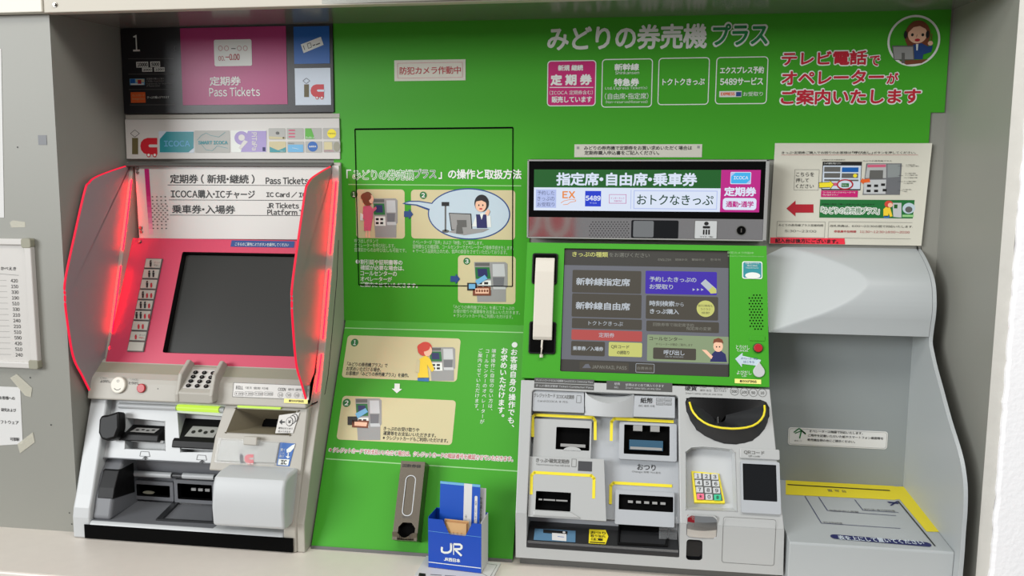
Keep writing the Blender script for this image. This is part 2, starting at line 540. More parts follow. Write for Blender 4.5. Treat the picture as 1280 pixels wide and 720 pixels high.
fas = thing('fascia_panel', (0, 0, 1.3), 'large bright green panel over and between the two ticket machines', 'panel')
X1, V1 = FA.px(1162, 141); m.block(FA, (-.642, V1, XFR, 0), 0, .006, 'green'); X2, V2 = FA.px(1183, 190)
m.block(FA, (-.642, 1.215-1.876, -.199, V1), 0, .006, 'green')
m.block(FA, (-.199, 1.580-1.876, X1, V1), 0, .006, 'green')
m.block(FA, (X1, V2, XFR-.008, V1), 0, .001, 'green')
m.build('board', fas)
FB = Plane(-.006, 1.876, -.006, 1.0)       # its printed face
m = MB()
m.text(FB, 'みどりの券売機', 684, 48.5, 884, 31, 'print white', bold=.028)
m.text(FB, 'プラス', 891, 43.5, 960, 27, 'plus green', bold=.028, outline='print white', ow=.09)
m.text(FB, 'テレビ電話', 977, 73.5, 1084, 18, 'red print', bold=.035, outline='print white', ow=.09)
m.text(FB, 'で', 1087, 76, 1100, 13, 'red print', bold=.035, outline='print white', ow=.09)
m.text(FB, 'オペレーター', 977, 97.5, 1105, 18, 'red print', bold=.035, outline='print white', ow=.09)
m.text(FB, 'が', 1108, 98, 1123, 14, 'red print', bold=.035, outline='print white', ow=.09)
m.text(FB, 'ご案内いたします', 976, 121.5, 1151, 19, 'red print', bold=.035, outline='print white', ow=.09)
m.build('lettering', fas)
# four outlined service badges
def badge(xl, yt, xr, yb, lines, fill=None, rule=None):
    m = MB(); r = FB.rect(xl, yt, xr, yb); rad = .008
    if fill: m.flat(FB, rr_pts(grow(r, -.002), rad-.002), fill, .0003)
    m.ringflat(FB, rr_pts(r, rad), .0019, 'print white', .0006)
    for st, a, yc, b, h, bo in lines: m.text(FB, st, a, yc, b, h, 'print white', bold=bo)
    return m
m = badge(684, 76, 745, 133, [('新規 継続', 697.5, 85, 729, 7.5, .04), ('定 期 券', 688, 100, 740, 14, .05), ('(ICOCA 定期券含む)', 687, 116, 741, 5.5, 0), ('販売しています', 689.5, 124.5, 740, 8, .03)], 'label pink')
m.line(FB, 687, 109.3, 741.5, 109.3, .0016, 'print white'); m.build('badge', fas, label='pink service badge')
m = badge(752, 74, 815.5, 134.5, [('新幹線', 768, 84, 799, 9, .04), ('Shinkansen', 769, 91, 799, 4, 0), ('特急券', 767.5, 103, 799, 10, .04), ('Ltd. Express Ticket(s)', 756.5, 110.5, 809, 4.5, 0), ('(自由席・指定席)', 756, 120.5, 810.5, 8, 0), ('(Non-reserved・Reserved)', 757, 127.5, 809.5, 4, 0)])
m.build('badge', fas)
m = badge(822.5, 72.5, 886.5, 131.5, [('トクトクきっぷ', 828, 102.5, 881, 8.5, .03)]); m.build('badge', fas)
m = badge(894.5, 71.5, 959.5, 130.5, [('エクスプレス予約', 900, 88, 955, 9, .03), ('5489サービス', 900, 102, 954, 9.5, .03), ('お受取り', 929, 117.5, 953.5, 5.5, 0)])
m.rect(FB, FB.rect(899, 114, 927, 121.5), 'white paper', .0004)
m.text(FB, 'EXPRESS', 901, 117.5, 918.5, 4, 'orange', bold=.05); m.rect(FB, FB.rect(920, 115, 926.5, 120.5), 'navy', .0005)
m.build('badge', fas)
# headset operator in a ring
m = MB()
sc = FB.scale(1141, 50)
c = FB.px(1142, 51)
def E(pl, cx, cy, rx, ry, mt, n, a0=0, a1=360):
    return m.ell(pl, cx, cy, rx, ry, mt, n)
def Pp(pl, pts, mt, n): return m.pxpoly(pl, pts, mt, n)
m.ringflat(FB, circ(c[0], c[1], 33*sc, 33*sc, 48), 2.8*sc, 'print white', .0009)
E(FB, 1147, 44, 16, 19, 'hair brown', .0007)
Pp(FB, [(1133, 50), (1134, 57), (1160, 60), (1163, 40), (1140, 40)], 'hair brown', .00065)
Pp(FB, [(1141, 56), (1152, 54), (1160, 58), (1166, 57), (1164, 65), (1154, 68), (1153, 74), (1141, 74)], 'navy', .0010)
Pp(FB, [(1145, 55), (1148, 55), (1147, 63), (1145.5, 63)], 'print white', .0012)
E(FB, 1147, 43, 12, 11.5, 'skin', .0011)
Pp(FB, [(1134, 42), (1135, 33), (1142, 26.5), (1152, 26.5), (1160, 33), (1160.5, 42), (1157, 36), (1150, 32.5), (1142, 34)], 'hair brown', .0014)
E(FB, 1140.5, 43.5, 1.7, 2, 'print black', .0014); E(FB, 1153.5, 43.5, 1.7, 2, 'print black', .0014)
E(FB, 1146.7, 50, 3.4, 1.9, 'red print', .0014)
m.line(FB, 1146.5, 43, 1145.5, 46.5, .0007, 'hair brown', .0014)
E(FB, 1132, 43.5, 2.2, 5, 'print black', .0016); E(FB, 1159.5, 43, 2.2, 5, 'print black', .0016)
E(FB, 1163, 54, 3.2, 3, 'skin', .0016); m.line(FB, 1164, 52, 1165, 42, .0016, 'hair brown', .0015)
Pp(FB, [(1115, 57), (1142, 57), (1143, 75), (1117, 75)], 'print grey', .0016)
Pp(FB, [(1116.5, 58.5), (1141, 58.5), (1141.7, 74), (1118, 74)], 'pale grey print', .0018)
Pp(FB, [(1127, 66), (1131, 66), (1131, 79), (1127, 79)], 'print grey', .002)
Pp(FB, [(1124, 76), (1160, 74), (1152, 79), (1133, 81)], 'hair brown', .0014)
m.build('operator_picture', fas)
# seam of the service hatch
m = MB(); s0 = [(443.5, 161.5), (641, 159.5), (640.5, 358), (448.5, 356)]
for k in range(4): m.line(FB, *s0[k], *s0[(k+1) % 4], .0022 if k != 0 else .0034, 'matt black', .0012)
m.build('hatch_seam', fas)
# printed steps between the machines
m = MB()
m.text(FB, '「', 433, 217.5, 439, 11, 'print white', bold=.01)
m.text(FB, 'みどりの券売機', 441, 218.5, 517, 12.5, 'green', bold=.0, outline='print white', ow=.055)
m.text(FB, 'プラス', 518, 217, 545, 11, 'badge green', bold=.0, outline='print white', ow=.055)
m.text(FB, '」の操作と取扱方法', 548, 217.5, 652, 12.5, 'print white', bold=.03)
m.line(FB, 435.5, 230.5, 651.5, 232.3, .0022, 'line green')
for st, a, yc, b, h in (('呼び出しボタンで', 443, 301, 473, 5), ('オペレーターを呼び出します。', 443, 306.5, 494, 5.2), ('営業前からのお呼び出しも可能です。', 443, 312, 508, 5.2),
                        ('オペレーターが「音声」および「映像」でご案内します。', 516, 302.5, 604, 5), ('証明書などの確認後、コールセンターでオペレーターが発券手続きをします。', 516, 308, 642, 5.2), ('※サービス品質向上のため、音声の録音をさせていただいております。', 516, 313.5, 634, 5.2)):
    m.text(FB, st, a, yc, b, h, 'soft white')
m.text(FB, '❶', 444.5, 327, 449.5, 5, 'print white')
for st, a, yc, b in (('割引証や証明書等の', 450.5, 327.3, 503), ('確認が必要な場合は、', 450.5, 334.3, 505), ('コールセンターの', 450.5, 341.3, 496), ('オペレーターが', 450.5, 348.3, 490), ('ご案内させていただきます。', 450.5, 355.5, 522)):
    m.text(FB, st, a, yc, b, 6.3, 'print white', bold=.015)
for st, a, yc, b in (('「みどりの券売機プラス」を通じてきっぷの', 567, 383.5, 643), ('お受け取りや運賃等をお支払いいただきます。', 567, 388.8, 650), ('※クレジットカードもご利用いただけます。', 567, 394.2, 641)):
    m.text(FB, st, a, yc, b, 4.8, 'soft white')
m.build('step_lettering', fas)
def kiosk(pl, x, y, w, h, n, mb):
    """little drawing of the machine, x..x+w, y..y+h in the photo"""
    q = lambda pts: [(x+a*w, y+b*h) for a, b in pts]
    mb.pxpoly(pl, q([(0, 0), (.92, 0), (1, .05), (1, .62), (.95, .66), (.95, 1), (.1, 1), (.05, .5)]), 'pale grey print', n)
    mb.pxpoly(pl, q([(.03, .02), (.46, .02), (.46, .1), (.03, .1)]), 'print grey', n+.0002)
    mb.pxpoly(pl, q([(.03, .13), (.46, .13), (.5, .42), (.05, .42)]), 'badge green', n+.0002)
    mb.pxpoly(pl, q([(.1, .17), (.38, .17), (.41, .36), (.12, .36)]), 'dark navy', n+.0004)
    mb.pxpoly(pl, q([(.08, .46), (.5, .46), (.52, .7), (.1, .7)]), 'print white', n+.0002)
    for a, b in ((.12, .5), (.3, .5), (.12, .6), (.3, .6)): mb.pxpoly(pl, q([(a, b), (a+.12, b), (a+.12, b+.06), (a, b+.06)]), 'print black', n+.0004)
    mb.pxpoly(pl, q([(.55, .05), (.9, .05), (.93, .36), (.56, .36)]), 'machine light', n+.0002)
    mb.pxpoly(pl, q([(.56, .38), (.9, .38), (.88, .6), (.58, .6)]), 'cavity grey', n+.0002)
    mb.pxpoly(pl, q([(.56, .6), (.92, .6), (.96, .68), (.58, .68)]), 'machine light', n+.0002)
# step 1
m = MB(); m.rect(FB, FB.rect(445, 236.5, 506, 297.5), 'cream panel', .0004, .008)
kiosk(FB, 466, 248, 31, 49, .0008, m)
Pp(FB, [(454, 258), (462, 256), (467, 262), (466, 274), (453, 274)], 'suit pink', .0018)
Pp(FB, [(455, 274), (465.5, 274), (463.5, 288.5), (455, 288.5)], 'suit pink', .0018)
Pp(FB, [(457, 288.5), (459, 288.5), (459, 297), (457, 297)], 'skin', .0018); Pp(FB, [(460.5, 288.5), (462.5, 288.5), (462.5, 297), (460.5, 297)], 'skin', .0018)
E(FB, 459.5, 248.5, 6.5, 8.5, 'hair brown', .002); E(FB, 464, 249, 3, 5, 'skin', .0022); E(FB, 457.5, 246, 6.5, 5, 'hair brown', .0024)
Pp(FB, [(464, 262), (470, 258), (471, 261), (465, 267)], 'suit pink', .002)
Pp(FB, [(450.5, 266), (454, 268), (453.5, 276), (450, 275)], 'print white', .0022)
E(FB, 442.5, 243, 4.4, 4.5, 'dark green', .0009); m.text(FB, '1', 440.8, 243, 443.8, 5.6, 'print white', bold=.05, n=.0014)
m.build('step_picture', fas)
# step 2
m = MB(); m.rect(FB, FB.rect(514, 237, 644, 298), 'cream panel', .0004, .008)
c2 = FB.px(586, 267.5); k2 = FB.scale(586, 267.5)
m.flat(FB, circ(c2[0], c2[1], 51.5*k2, 31.5*k2, 60), 'navy', .0006); m.flat(FB, circ(c2[0], c2[1], 50*k2, 30*k2, 60), 'bubble blue', .0010)
Pp(FB, [(502.5, 254.5), (511, 251), (524, 251), (545, 254.5), (538, 264), (520, 257), (509, 256)], 'navy', .0008)
Pp(FB, [(506, 254), (512, 252.4), (524, 252.4), (547, 256), (540, 262), (521, 255.6), (510, 254.5)], 'bubble blue', .0012)
Pp(FB, [(552, 252.5), (561.5, 252.5), (561.5, 257.5), (552, 257.5)], 'print black', .0014); Pp(FB, [(555.8, 257), (557.8, 257), (557.8, 289), (555.8, 289)], 'print grey', .0014); E(FB, 557, 289, 4.5, 2, 'print grey', .0014)
Pp(FB, [(561, 266), (589, 267), (590.5, 287), (564, 288)], 'print black', .0015); Pp(FB, [(562, 267), (588, 268), (589.3, 286), (565, 287)], 'pale grey print', .0017)
Pp(FB, [(571, 275), (583, 275), (583.5, 284), (572, 284)], 'print grey', .0019); Pp(FB, [(560, 290), (575, 285), (590, 286), (612, 286), (604, 290), (580, 294)], 'pale grey print', .0016)
Pp(FB, [(571, 281), (577, 280), (579, 292), (570, 292)], 'print grey', .0021)
Pp(FB, [(590, 283), (595, 270), (603, 266), (613, 270), (614, 284)], 'print white', .0016); Pp(FB, [(595, 268), (608, 268), (609, 285), (596, 285)], 'dark navy', .0018); Pp(FB, [(600, 268), (604, 268), (602, 275)], 'print white', .002)
E(FB, 602, 254, 9, 10.5, 'hair black', .002); E(FB, 601, 256.5, 6.8, 8, 'skin', .0022); Pp(FB, [(594, 252), (597, 247.5), (604, 246), (609.5, 251), (607, 253), (602, 250.5)], 'hair black', .0024)
E(FB, 598.5, 256.5, .8, 1.1, 'print black', .0026); E(FB, 603.5, 256.5, .8, 1.1, 'print black', .0026); E(FB, 601, 261, 2, .9, 'red print', .0026); Pp(FB, [(606, 267), (610, 261), (612.5, 264), (610, 270)], 'skin', .0024)
E(FB, 529, 244, 4.3, 4.4, 'badge green', .0014); m.text(FB, '2', 526.8, 244, 531.2, 5.4, 'print white', bold=.05, n=.0017)
m.build('step_picture', fas)
# step 3
m = MB(); m.rect(FB, FB.rect(572.5, 319, 644.5, 378.5), 'cream panel', .0004, .008)
kiosk(FB, 592.5, 327.5, 42, 50, .0008, m)
Pp(FB, [(584, 353.5), (596, 353.5), (596, 363), (584, 363)], 'print black', .002); Pp(FB, [(586, 355), (594, 355), (594, 361), (586, 361)], 'sky blue', .0022)
Pp(FB, [(594, 351), (606, 343.5), (609.5, 348.5), (597, 356)], 'sky blue', .0022); Pp(FB, [(591, 358.5), (613.5, 358.5), (613.5, 369.5), (591, 369.5)], 'hair brown', .002); Pp(FB, [(594, 360.5), (611, 360.5), (611, 367), (594, 367)], 'skin', .0022)
for k in range(5): E(FB, 596+k*3.3, 363.6, 1.2, 1.6, 'hair brown', .0024)
E(FB, 583.5, 326.5, 4.3, 4.4, 'badge green', .0006); m.text(FB, '3', 581.4, 326.5, 585.7, 5.4, 'print white', bold=.05, n=.0009)
m.build('step_picture', fas)
m = MB()
def arrow(pl, x0, y0, x1, y1, w, hw, hl, mt, n=.0016):
    a = Vector((x0, y0)); b = Vector((x1, y1)); d = (b-a).normalized(); q = Vector((-d.y, d.x)); h = b-d*hl
    m.pxpoly(pl, [tuple(p) for p in (a+q*w, h+q*w, h+q*hw, b, h-q*hw, h-q*w, a-q*w)], mt, n)
arrow(FB, 505, 267.5, 516.5, 267.8, 3.6, 6.6, 5.5, 'navy'); m.build('step_arrow', fas); m = MB(); arrow(FB, 563, 348.5, 575, 348.8, 3.6, 6.6, 5.5, 'navy')
m.build('step_arrow', fas)

# ------------------------------------------------ sloping instruction board
ZB = 1.215
SL = Plane(-.006, ZB, -.2385, ZC)
ins = thing('instruction_panel', (-.4, -.12, ZC), 'sloping green instruction board standing on the counter between the ticket machines', 'panel')
L = (Vector((-.006, ZB))-Vector((-.2385, ZC))).length
m = MB()
m.prism([(-.006, ZB), (-.2385, ZC+.0005), (-.225, ZC+.0005), (0, ZB-.006), (0, ZB)], -.6205, -.2005, 'green')
m.build('board', ins)
m = MB(); m.prism([(-.2385, ZC+.006), (-.2415, ZC+.0005), (-.2385, ZC+.0005)], -.6205, -.2005, 'print grey'); m.build('bottom_strip', ins)
m = MB()
m.line(SL, 431, 409.9, 654, 415.7, .0024, 'line green'); m.line(SL, 407.5, 573.4, 647, 589, .0024, 'line green')
m.text(SL, '※クレジットカードでお支払いいただく場合は、クレジットカードの暗証番号を確認させていただきます。', 410.5, 562, 642, 8, 'print white', bold=.12, n=.0006)
m.text(SL, '※クレジットカードでお支払いいただく場合は、クレジットカードの暗証番号を確認させていただきます。', 412, 562, 640.5, 6.2, 'red print', bold=.005, n=.001)
m.vtext(SL, '●お客様自身の操作でも、', 643.5, 426.5, 638, 540, 8.6, 'print white', bold=.028)
m.vtext(SL, 'お求めいただけます。', 631, 434, 625.5, 527, 8.6, 'print white', bold=.028)
m.vtext(SL, '端末操作に自信のない方は、', 617.5, 435.5, 612.5, 517, 5.6, 'print white', bold=.0)
m.vtext(SL, 'コールセンターのオペレーターが', 609.5, 436, 602.5, 530, 5.6, 'print white', bold=.0)
m.vtext(SL, 'ご案内させていただけます。', 601, 435, 595, 517, 5.6, 'print white', bold=.0)
m.build('lettering', ins)
m = MB(); m.rect(SL, SL.rect(431, 418.8, 573.5, 472), 'cream panel', .0004, .008)
E(SL, 443.3, 428.2, 4.7, 4.9, 'badge green', .0008); m.text(SL, '1', 441.8, 428.2, 445, 6, 'print white', bold=.05, n=.0011)
for st, a, yc, b in (('「みどりの券売機プラス」で', 434, 455, 484.5), ('お求めいただける場合、', 433, 460.6, 476.5), ('お客様が「みどりの券売機プラス」を操作。', 432.5, 466.3, 511)): m.text(SL, st, a, yc, b, 5.3, 'print black', bold=.015)
kiosk(SL, 536, 434, 33, 42, .0008, m)
Pp(SL, [(524, 449), (532, 444), (538, 449), (543, 462), (540, 465), (534, 456), (536, 473), (522, 473)], 'shirt yellow', .0018); Pp(SL, [(522, 472), (536, 472), (536, 477), (522, 476)], 'trouser blue', .0018)
E(SL, 531, 436, 9, 9, 'hair red', .002); E(SL, 535, 439, 5, 6.5, 'skin', .0022); E(SL, 529.5, 434, 8, 5.5, 'hair red', .0024); Pp(SL, [(521, 449), (525, 450), (524, 466), (519, 465)], 'tan', .0022)
m.build('step_picture', ins)
m = MB(); m.rect(SL, SL.rect(424.5, 494.5, 567.5, 549.5), 'cream panel', .0004, .008)
E(SL, 433.3, 503.5, 5, 5.1, 'badge green', .0008); m.text(SL, '2', 431, 503.5, 435.6, 6, 'print white', bold=.05, n=.0011)
for st, a, yc, b in (('きっぷのお受け取りや', 479.5, 535.5, 524), ('運賃等をお支払いいただきます。', 479, 541.3, 545), ('※クレジットカードもご利用いただけます。', 478.5, 547, 560)): m.text(SL, st, a, yc, b, 5.3, 'print black', bold=.015)
kiosk(SL, 444, 498, 33, 52, .0008, m)
Pp(SL, [(434.5, 520.5), (447, 520.5), (447, 531), (434.5, 531)], 'print black', .002); Pp(SL, [(444, 517), (457, 510), (460, 515), (447, 523)], 'sky blue', .0022); Pp(SL, [(440, 525), (461, 526), (460, 535), (440, 534)], 'hair brown', .002); Pp(SL, [(443, 527), (459, 528), (458, 533), (443, 532)], 'skin', .0022)
m.build('step_picture', ins)
m = MB(); arrow(SL, 496.5, 479.5, 496, 491.5, 3.3, 6.5, 5.5, 'print white'); m.build('step_arrow', ins)

# ================================================================== SIGNS OVER THE LEFT MACHINE
def ic_mark(mb, pl, x, y, s, n, bar='khaki', body='ic red', under='white board'):
    """the i-and-c mark: open lozenge, dark bar, red rounded c on two wheels; (x, y) top left, s = width"""
    q = lambda pts: [(x+a*s, y+b*s) for a, b in pts]
    lo = [(.0, .17), (.16, .04), (.33, .17), (.16, .3)]
    for k in range(4): mb.line(pl, *q([lo[k]])[0], *q([lo[(k+1) % 4]])[0], .0011*s/36, 'print black', n)
    mb.pxpoly(pl, q([(.06, .33), (.28, .33), (.28, .92), (.06, .92)]), bar, n)
    c = [(.97, .33), (.62, .33), (.48, .38), (.39, .48), (.36, .63), (.39, .77), (.48, .88), (.62, .93), (.98, .93)]
    mb.pxpoly(pl, q(c), body, n)
    mb.pxpoly(pl, q([(.66, .59), (.7, .57), (1.0, .57), (1.0, .67), (.7, .67), (.66, .64)]), under, n+.0002)
    for a in (.66, .88):
        mb.ell(pl, x+a*s, y+.95*s, .075*s, .075*s, body, n+.0002); mb.ell(pl, x+a*s, y+.95*s, .045*s, .045*s, 'print white', n+.0004)

sg = thing('direction_sign', (-.89, 0, 1.69), 'dark wall sign with a large pink pass tickets field over the left machine', 'sign')
r = FA.rect(154.5, 36, 423, 143); r = (XL+.002, r[1], -.638, -.0015)
m = MB(); m.block(FA, r, 0, .009, 'black board'); m.build('board', sg, bevel=.001)
SB = Plane(-.009, 1.876, -.009, 1)
m = MB(); m.block(SB, SB.rect(227, 35.5, 358.5, 131.5), 0, .0008, 'magenta')
m.text(SB, '定期券', 262, 101.5, 301, 11.5, 'print white', bold=.02, n=.0014); m.text(SB, 'Pass Tickets', 261.5, 115, 325, 11.5, 'print white', bold=.015, n=.0014)
m.rect(SB, SB.rect(268, 50, 315, 83), 'print white', .0012, .004)
for x in (276, 283.5, 299.5, 307):
    cu, cv = SB.px(x, 60.5); m.ringflat(SB, circ(cu, cv, .0052, .0056, 20), .0008, 'deep red', .0016)
m.line(SB, 289, 60.8, 294.5, 60.8, .0016, 'print black', .0016)
m.text(SB, '00.', 273, 73, 281, 6, 'deep red', n=.0016); m.text(SB, '-0.00', 281.5, 71.5, 299.5, 8, 'deep red', bold=.02, n=.0016)
m.build('pink_field', sg)
m = MB(); m.block(SB, SB.rect(367.5, 33.5, 412, 80), 0, .0008, 'sign blue')
q = [(376, 55.5), (401, 46), (404.5, 56), (379.5, 66.5)]
m.pxpoly(SB, q, 'print white', .0012)
for a, b in (((384, 55), (388, 53.5)), ((388, 53.5), (389.5, 59)), ((389.5, 59), (385.5, 60.5)), ((385.5, 60.5), (384, 55))): m.line(SB, *a, *b, .001, 'print black', .0016)
m.line(SB, 379, 57, 381, 62.5, .0016, 'print grey', .0016); m.line(SB, 391, 57, 394, 55.8, .002, 'print black', .0016); m.line(SB, 395, 56, 400, 54, .0024, 'print grey', .0016)
m.build('ticket_field', sg)
m = MB(); m.block(SB, SB.rect(369, 85.5, 413.5, 131.5), 0, .0008, 'sign pale'); ic_mark(m, SB, 378.5, 96.5, 27, .0013, under='sign pale'); m.build('card_field', sg)
m = MB()
m.text(SB, '1', 166, 54, 174.5, 20.5, 'print white', bold=.0)
for x0, y0, x1, y1 in ((160, 73.5, 217, 73.2), (160.5, 92.7, 217.5, 92.4), (161, 112, 218, 111.7), (162, 131.2, 219, 130.9)): m.line(SB, x0, y0, x1, y1, .0012, 'print grey')
m.text(SB, '{', 216.5, 60.5, 220.5, 6.5, 'print grey')
for st, x0, y0, x1, y1 in (('10000', 170.5, 77.3, 185.5, 84.5), ('5000', 188, 77, 200.3, 83.8), ('2000', 177.8, 84.7, 190.5, 89.8), ('1000', 193, 84.3, 206, 89.6)):
    m.rect(SB, SB.rect(x0, y0, x1, y1), 'print white', .0006); m.text(SB, st, x0+1, (y0+y1)/2, x1-1, y1-y0-2.2, 'print black', bold=.05, n=.001)
m.rect(SB, SB.rect(162.5, 98.5, 181, 106.5), 'sky blue', .0006); m.rect(SB, SB.rect(163, 98.8, 169, 104), 'sign blue', .0008); m.rect(SB, SB.rect(170, 99, 180.5, 103), 'tan', .0008); m.rect(SB, SB.rect(164, 104.5, 180, 106.3), 'print white', .0009)
m.rect(SB, SB.rect(172.5, 100, 177, 105), 'deep red', .001)
for st, y, x1 in (('定期券の購入に限り', 98.5, 205), ('ご利用いただけます', 101.7, 205), ('Available only for the purchase', 104.8, 215), ('of Passes ticket', 107.3, 200)): m.text(SB, st, 183, y, x1, 2.4, 'pale grey print')
m.rect(SB, SB.rect(163.7, 115.3, 182, 128.6), 'orange', .0006); m.text(SB, 'オレンジカード', 165, 119.3, 180.5, 2.6, 'cardboard', n=.001, bold=.02); m.text(SB, 'Orange Card', 165, 123.8, 180.5, 3, 'cardboard', n=.001, bold=.02)
m.text(SB, 'きっぷの購入ができます', 184, 121.7, 211.5, 3.2, 'print white')
m.build('lettering', sg)

cs = thing('card_sign', (-.885, 0, 1.575), 'white strip sign showing fare cards beside a red mark, under the dark sign', 'sign')
m = MB(); m.block(FA, (XL+.003, FA.rect(161, 150, 428, 199)[1], -.626, FA.px(161, 149.8)[1]), 0, .010, 'white board')
m.block(FA, (XL+.003, FA.px(161, 149.4)[1], -.626, FA.px(161, 144)[1]), 0, .007, 'beige grey'); m.build('board', cs, bevel=.001)
CB = Plane(-.010, 1.876, -.010, 1)
m = MB(); ic_mark(m, CB, 163, 161, 34.5, .0005); m.build('card_mark', cs)
def card(x0, y0, x1, y1, base, fn=None):
    m = MB(); r = CB.rect(x0, y0, x1, y1); m.block(CB, r, 0, .0006, base, .0025)
    if fn: fn(m, x0, y0, x1, y1)
    m.build('card_picture', cs)
def c1(m, a, b, c, d):
    m.pxpoly(CB, [(a+9, b+.6), (c-.6, b+.6), (c-.6, d-6), (c-7, d-.6), (a+.6, d-.6), (a+.6, b+10)], 'teal', .0009); m.text(CB, 'ICOCA', a+6, b+15.5, c-5, 7.5, 'sky blue', n=.0013, bold=.03)
def c2f(m, a, b, c, d):
    m.text(CB, 'SMART ICOCA', a+4, b+15, c-3, 4.5, 'teal', n=.0013, bold=.06)
    P_ = [(a+3, b+12), (a+8, b+6), (a+14, b+3), (a+20, b+6), (a+30, b+8), (a+38, b+2)]
    for k in range(5): m.line(CB, *P_[k], *P_[k+1], .0008, 'teal', .0010)
    P_ = [(a+8, b+17), (a+14, b+24), (a+22, b+25), (a+28, b+19), (a+41, b+22)]
    for k in range(4): m.line(CB, *P_[k], *P_[k+1], .0008, 'teal', .0010)
def c3(m, a, b, c, d):
    m.pxpoly(CB, [(a+21, b+.6), (c-.6, b+.6), (c-.6, d-.6), (a+12, d-.6), (a+16, b+14)], 'lilac', .0009)
    m.ell(CB, a+13, b+9.5, 9, 8, 'lilac', .0010); m.ell(CB, a+13, b+9, 4, 3.6, 'white board', .0012); m.pxpoly(CB, [(a+16, b+12), (a+21, b+14), (a+12, b+24), (a+9, b+22)], 'white board', .0011)
    r = CB.rect(a+26, b+2.5, a+33, b+25); m.textfit(CB, 'PiTaPa', r, 'white board', .0013, .02, rotv=True); m.rect(CB, CB.rect(c-5, d-6.5, c-1.5, d-1.5), 'dark navy', .0011)
card(199, 164, 242.5, 191, 'sign pale', c1); card(243.5, 163.3, 287.5, 191, 'card silver', c2f); card(289, 163, 333.5, 190.5, 'print white', c3)
def t1(m, a, b, c, d):
    m.pxpoly(CB, [(a+.5, d-4), (c-.5, d-2.5), (c-.5, d-.5), (a+.5, d-.5)], 'tan', .0009); m.ell(CB, a+11, b+6, 2.2, 1.8, 'print grey', .0011); m.ell(CB, c-2.5, d-2, 1.2, 1.2, 'khaki', .0011)
def t2(m, a, b, c, d):
    for k in range(3): m.rect(CB, CB.rect(a+2.5, b+2+k*4, a+10.5, b+3.6+k*4), 'suit pink', .0009)
def t3(m, a, b, c, d): m.pxpoly(CB, [(a+.5, b+.5), (a+8, b+.5), (a+12.5, d-.5), (a+.5, d-.5)], 'leaf green', .0009); m.text(CB, 'Suica', a+1, d-2.4, a+12, 2.4, 'print white', n=.0012)
def t4(m, a, b, c, d): m.ell(CB, a+11, b+7, 5.6, 5.4, 'yellow', .0009); m.text(CB, 'manaca', a+6.5, b+7, a+15.5, 1.5, 'khaki', n=.0012)
def t5(m, a, b, c, d): m.pxpoly(CB, [(a+.5, b+6.5), (a+5, b+8.5), (a+11, b+11), (a+16, b+9), (c-.5, b+7), (c-.5, d-.5), (a+.5, d-.5)], 'teal', .0009); m.text(CB, 'TOICA', a+13, d-2, a+19, 1.5, 'print white', n=.0012)
def t6(m, a, b, c, d): m.rect(CB, CB.rect(a+1, b+4, c-1, d-.6), 'sky blue', .0009); m.text(CB, 'nimoca', a+1, b+2.3, a+8, 2, 'print grey', n=.0012); m.line(CB, a+6, b+8, a+14, b+9.5, .0006, 'print white', .0012)
def t7(m, a, b, c, d): m.ell(CB, a+9, b+6.5, 6.2, 6, 'sign blue', .0009); m.text(CB, 'SUGOCA', a+4.5, b+6.5, a+13.5, 2, 'print white', n=.0012, bold=.05)
def t8(m, a, b, c, d): m.ell(CB, c-4.5, b+6.8, 4.2, 5.8, 'corner grey', .0009); m.rect(CB, CB.rect(a+1, b+1, a+11, d-3.5), 'cream panel', .0010); m.text(CB, 'はやかけん', a+1, d-2, a+13, 2.2, 'suit pink', n=.0012)
for i, (f, base) in enumerate(((t1, 'card silver'), (t2, 'card silver'), (t3, 'card silver'), (t4, 'card silver'), (t5, 'tan'), (t6, 'card silver'), (t7, 'card silver'), (t8, 'card silver'))):
    k, j = i % 4, i//4; x0 = 335.8+22.6*k+j*.8; y0 = 160.3+16.6*j-k*.12; card(x0, y0, x0+21, y0+14, base, f)

# ================================================================== LEFT MACHINE
pm = thing('pass_ticket_machine', (-.885, -.15, ZC), 'pass ticket machine with a pink face and red-lit side flaps, left end of the recess', 'ticket machine')
MXL, MXR = -1.136, -.640
LH = Plane(-.020, 1.566, -.026, 1.398); LP = Plane(-.030, 1.398, -.154, 1.123)
LC = Plane(-.190, 1.098, -.200, 1.058); LB = Plane(-.184, 1.056, -.256, .845); LV = Plane(-.256, .845, -.256, .7)
m = MB()
front = [(-.012, 1.572), (-.05, 1.43), (-.085, 1.314), (-.118, 1.20), (-.165, 1.062), (-.215, .95), (-.25, .865), (-.262, .835), (-.262, ZC+.001)]
m.prism(front+[(-.005, ZC+.001), (-.005, 1.572)], MXR-.001, -.624, 'beige grey')           # right cheek
fl = [(-.012, 1.572), (-.05, 1.43), (-.085, 1.314), (-.118, 1.20), (-.145, 1.123), (-.150, 1.06)]
m.prism(fl+[(-.005, 1.06), (-.005, 1.572)], MXL-.004, -1.122, 'beige grey')                     # left cheek
m.prism([(-.012, 1.572), (-.03, 1.566), (-.03, 1.562), (-.008, 1.562), (-.008, 1.572)], MXL, MXR, 'print grey')
m.build('casing', pm, bevel=.003)
# dark seam along the cheek
m = MB(); m.tube([(-.6243, y, z) for y, z in ((-.035, 1.40), (-.05, 1.314), (-.085, 1.20), (-.115, 1.11), (-.135, 1.075))]+[(-.63, -.166, 1.064), (-.64, -.17, 1.060)], .0012, 'matt black', 6); m.build('seam', pm)
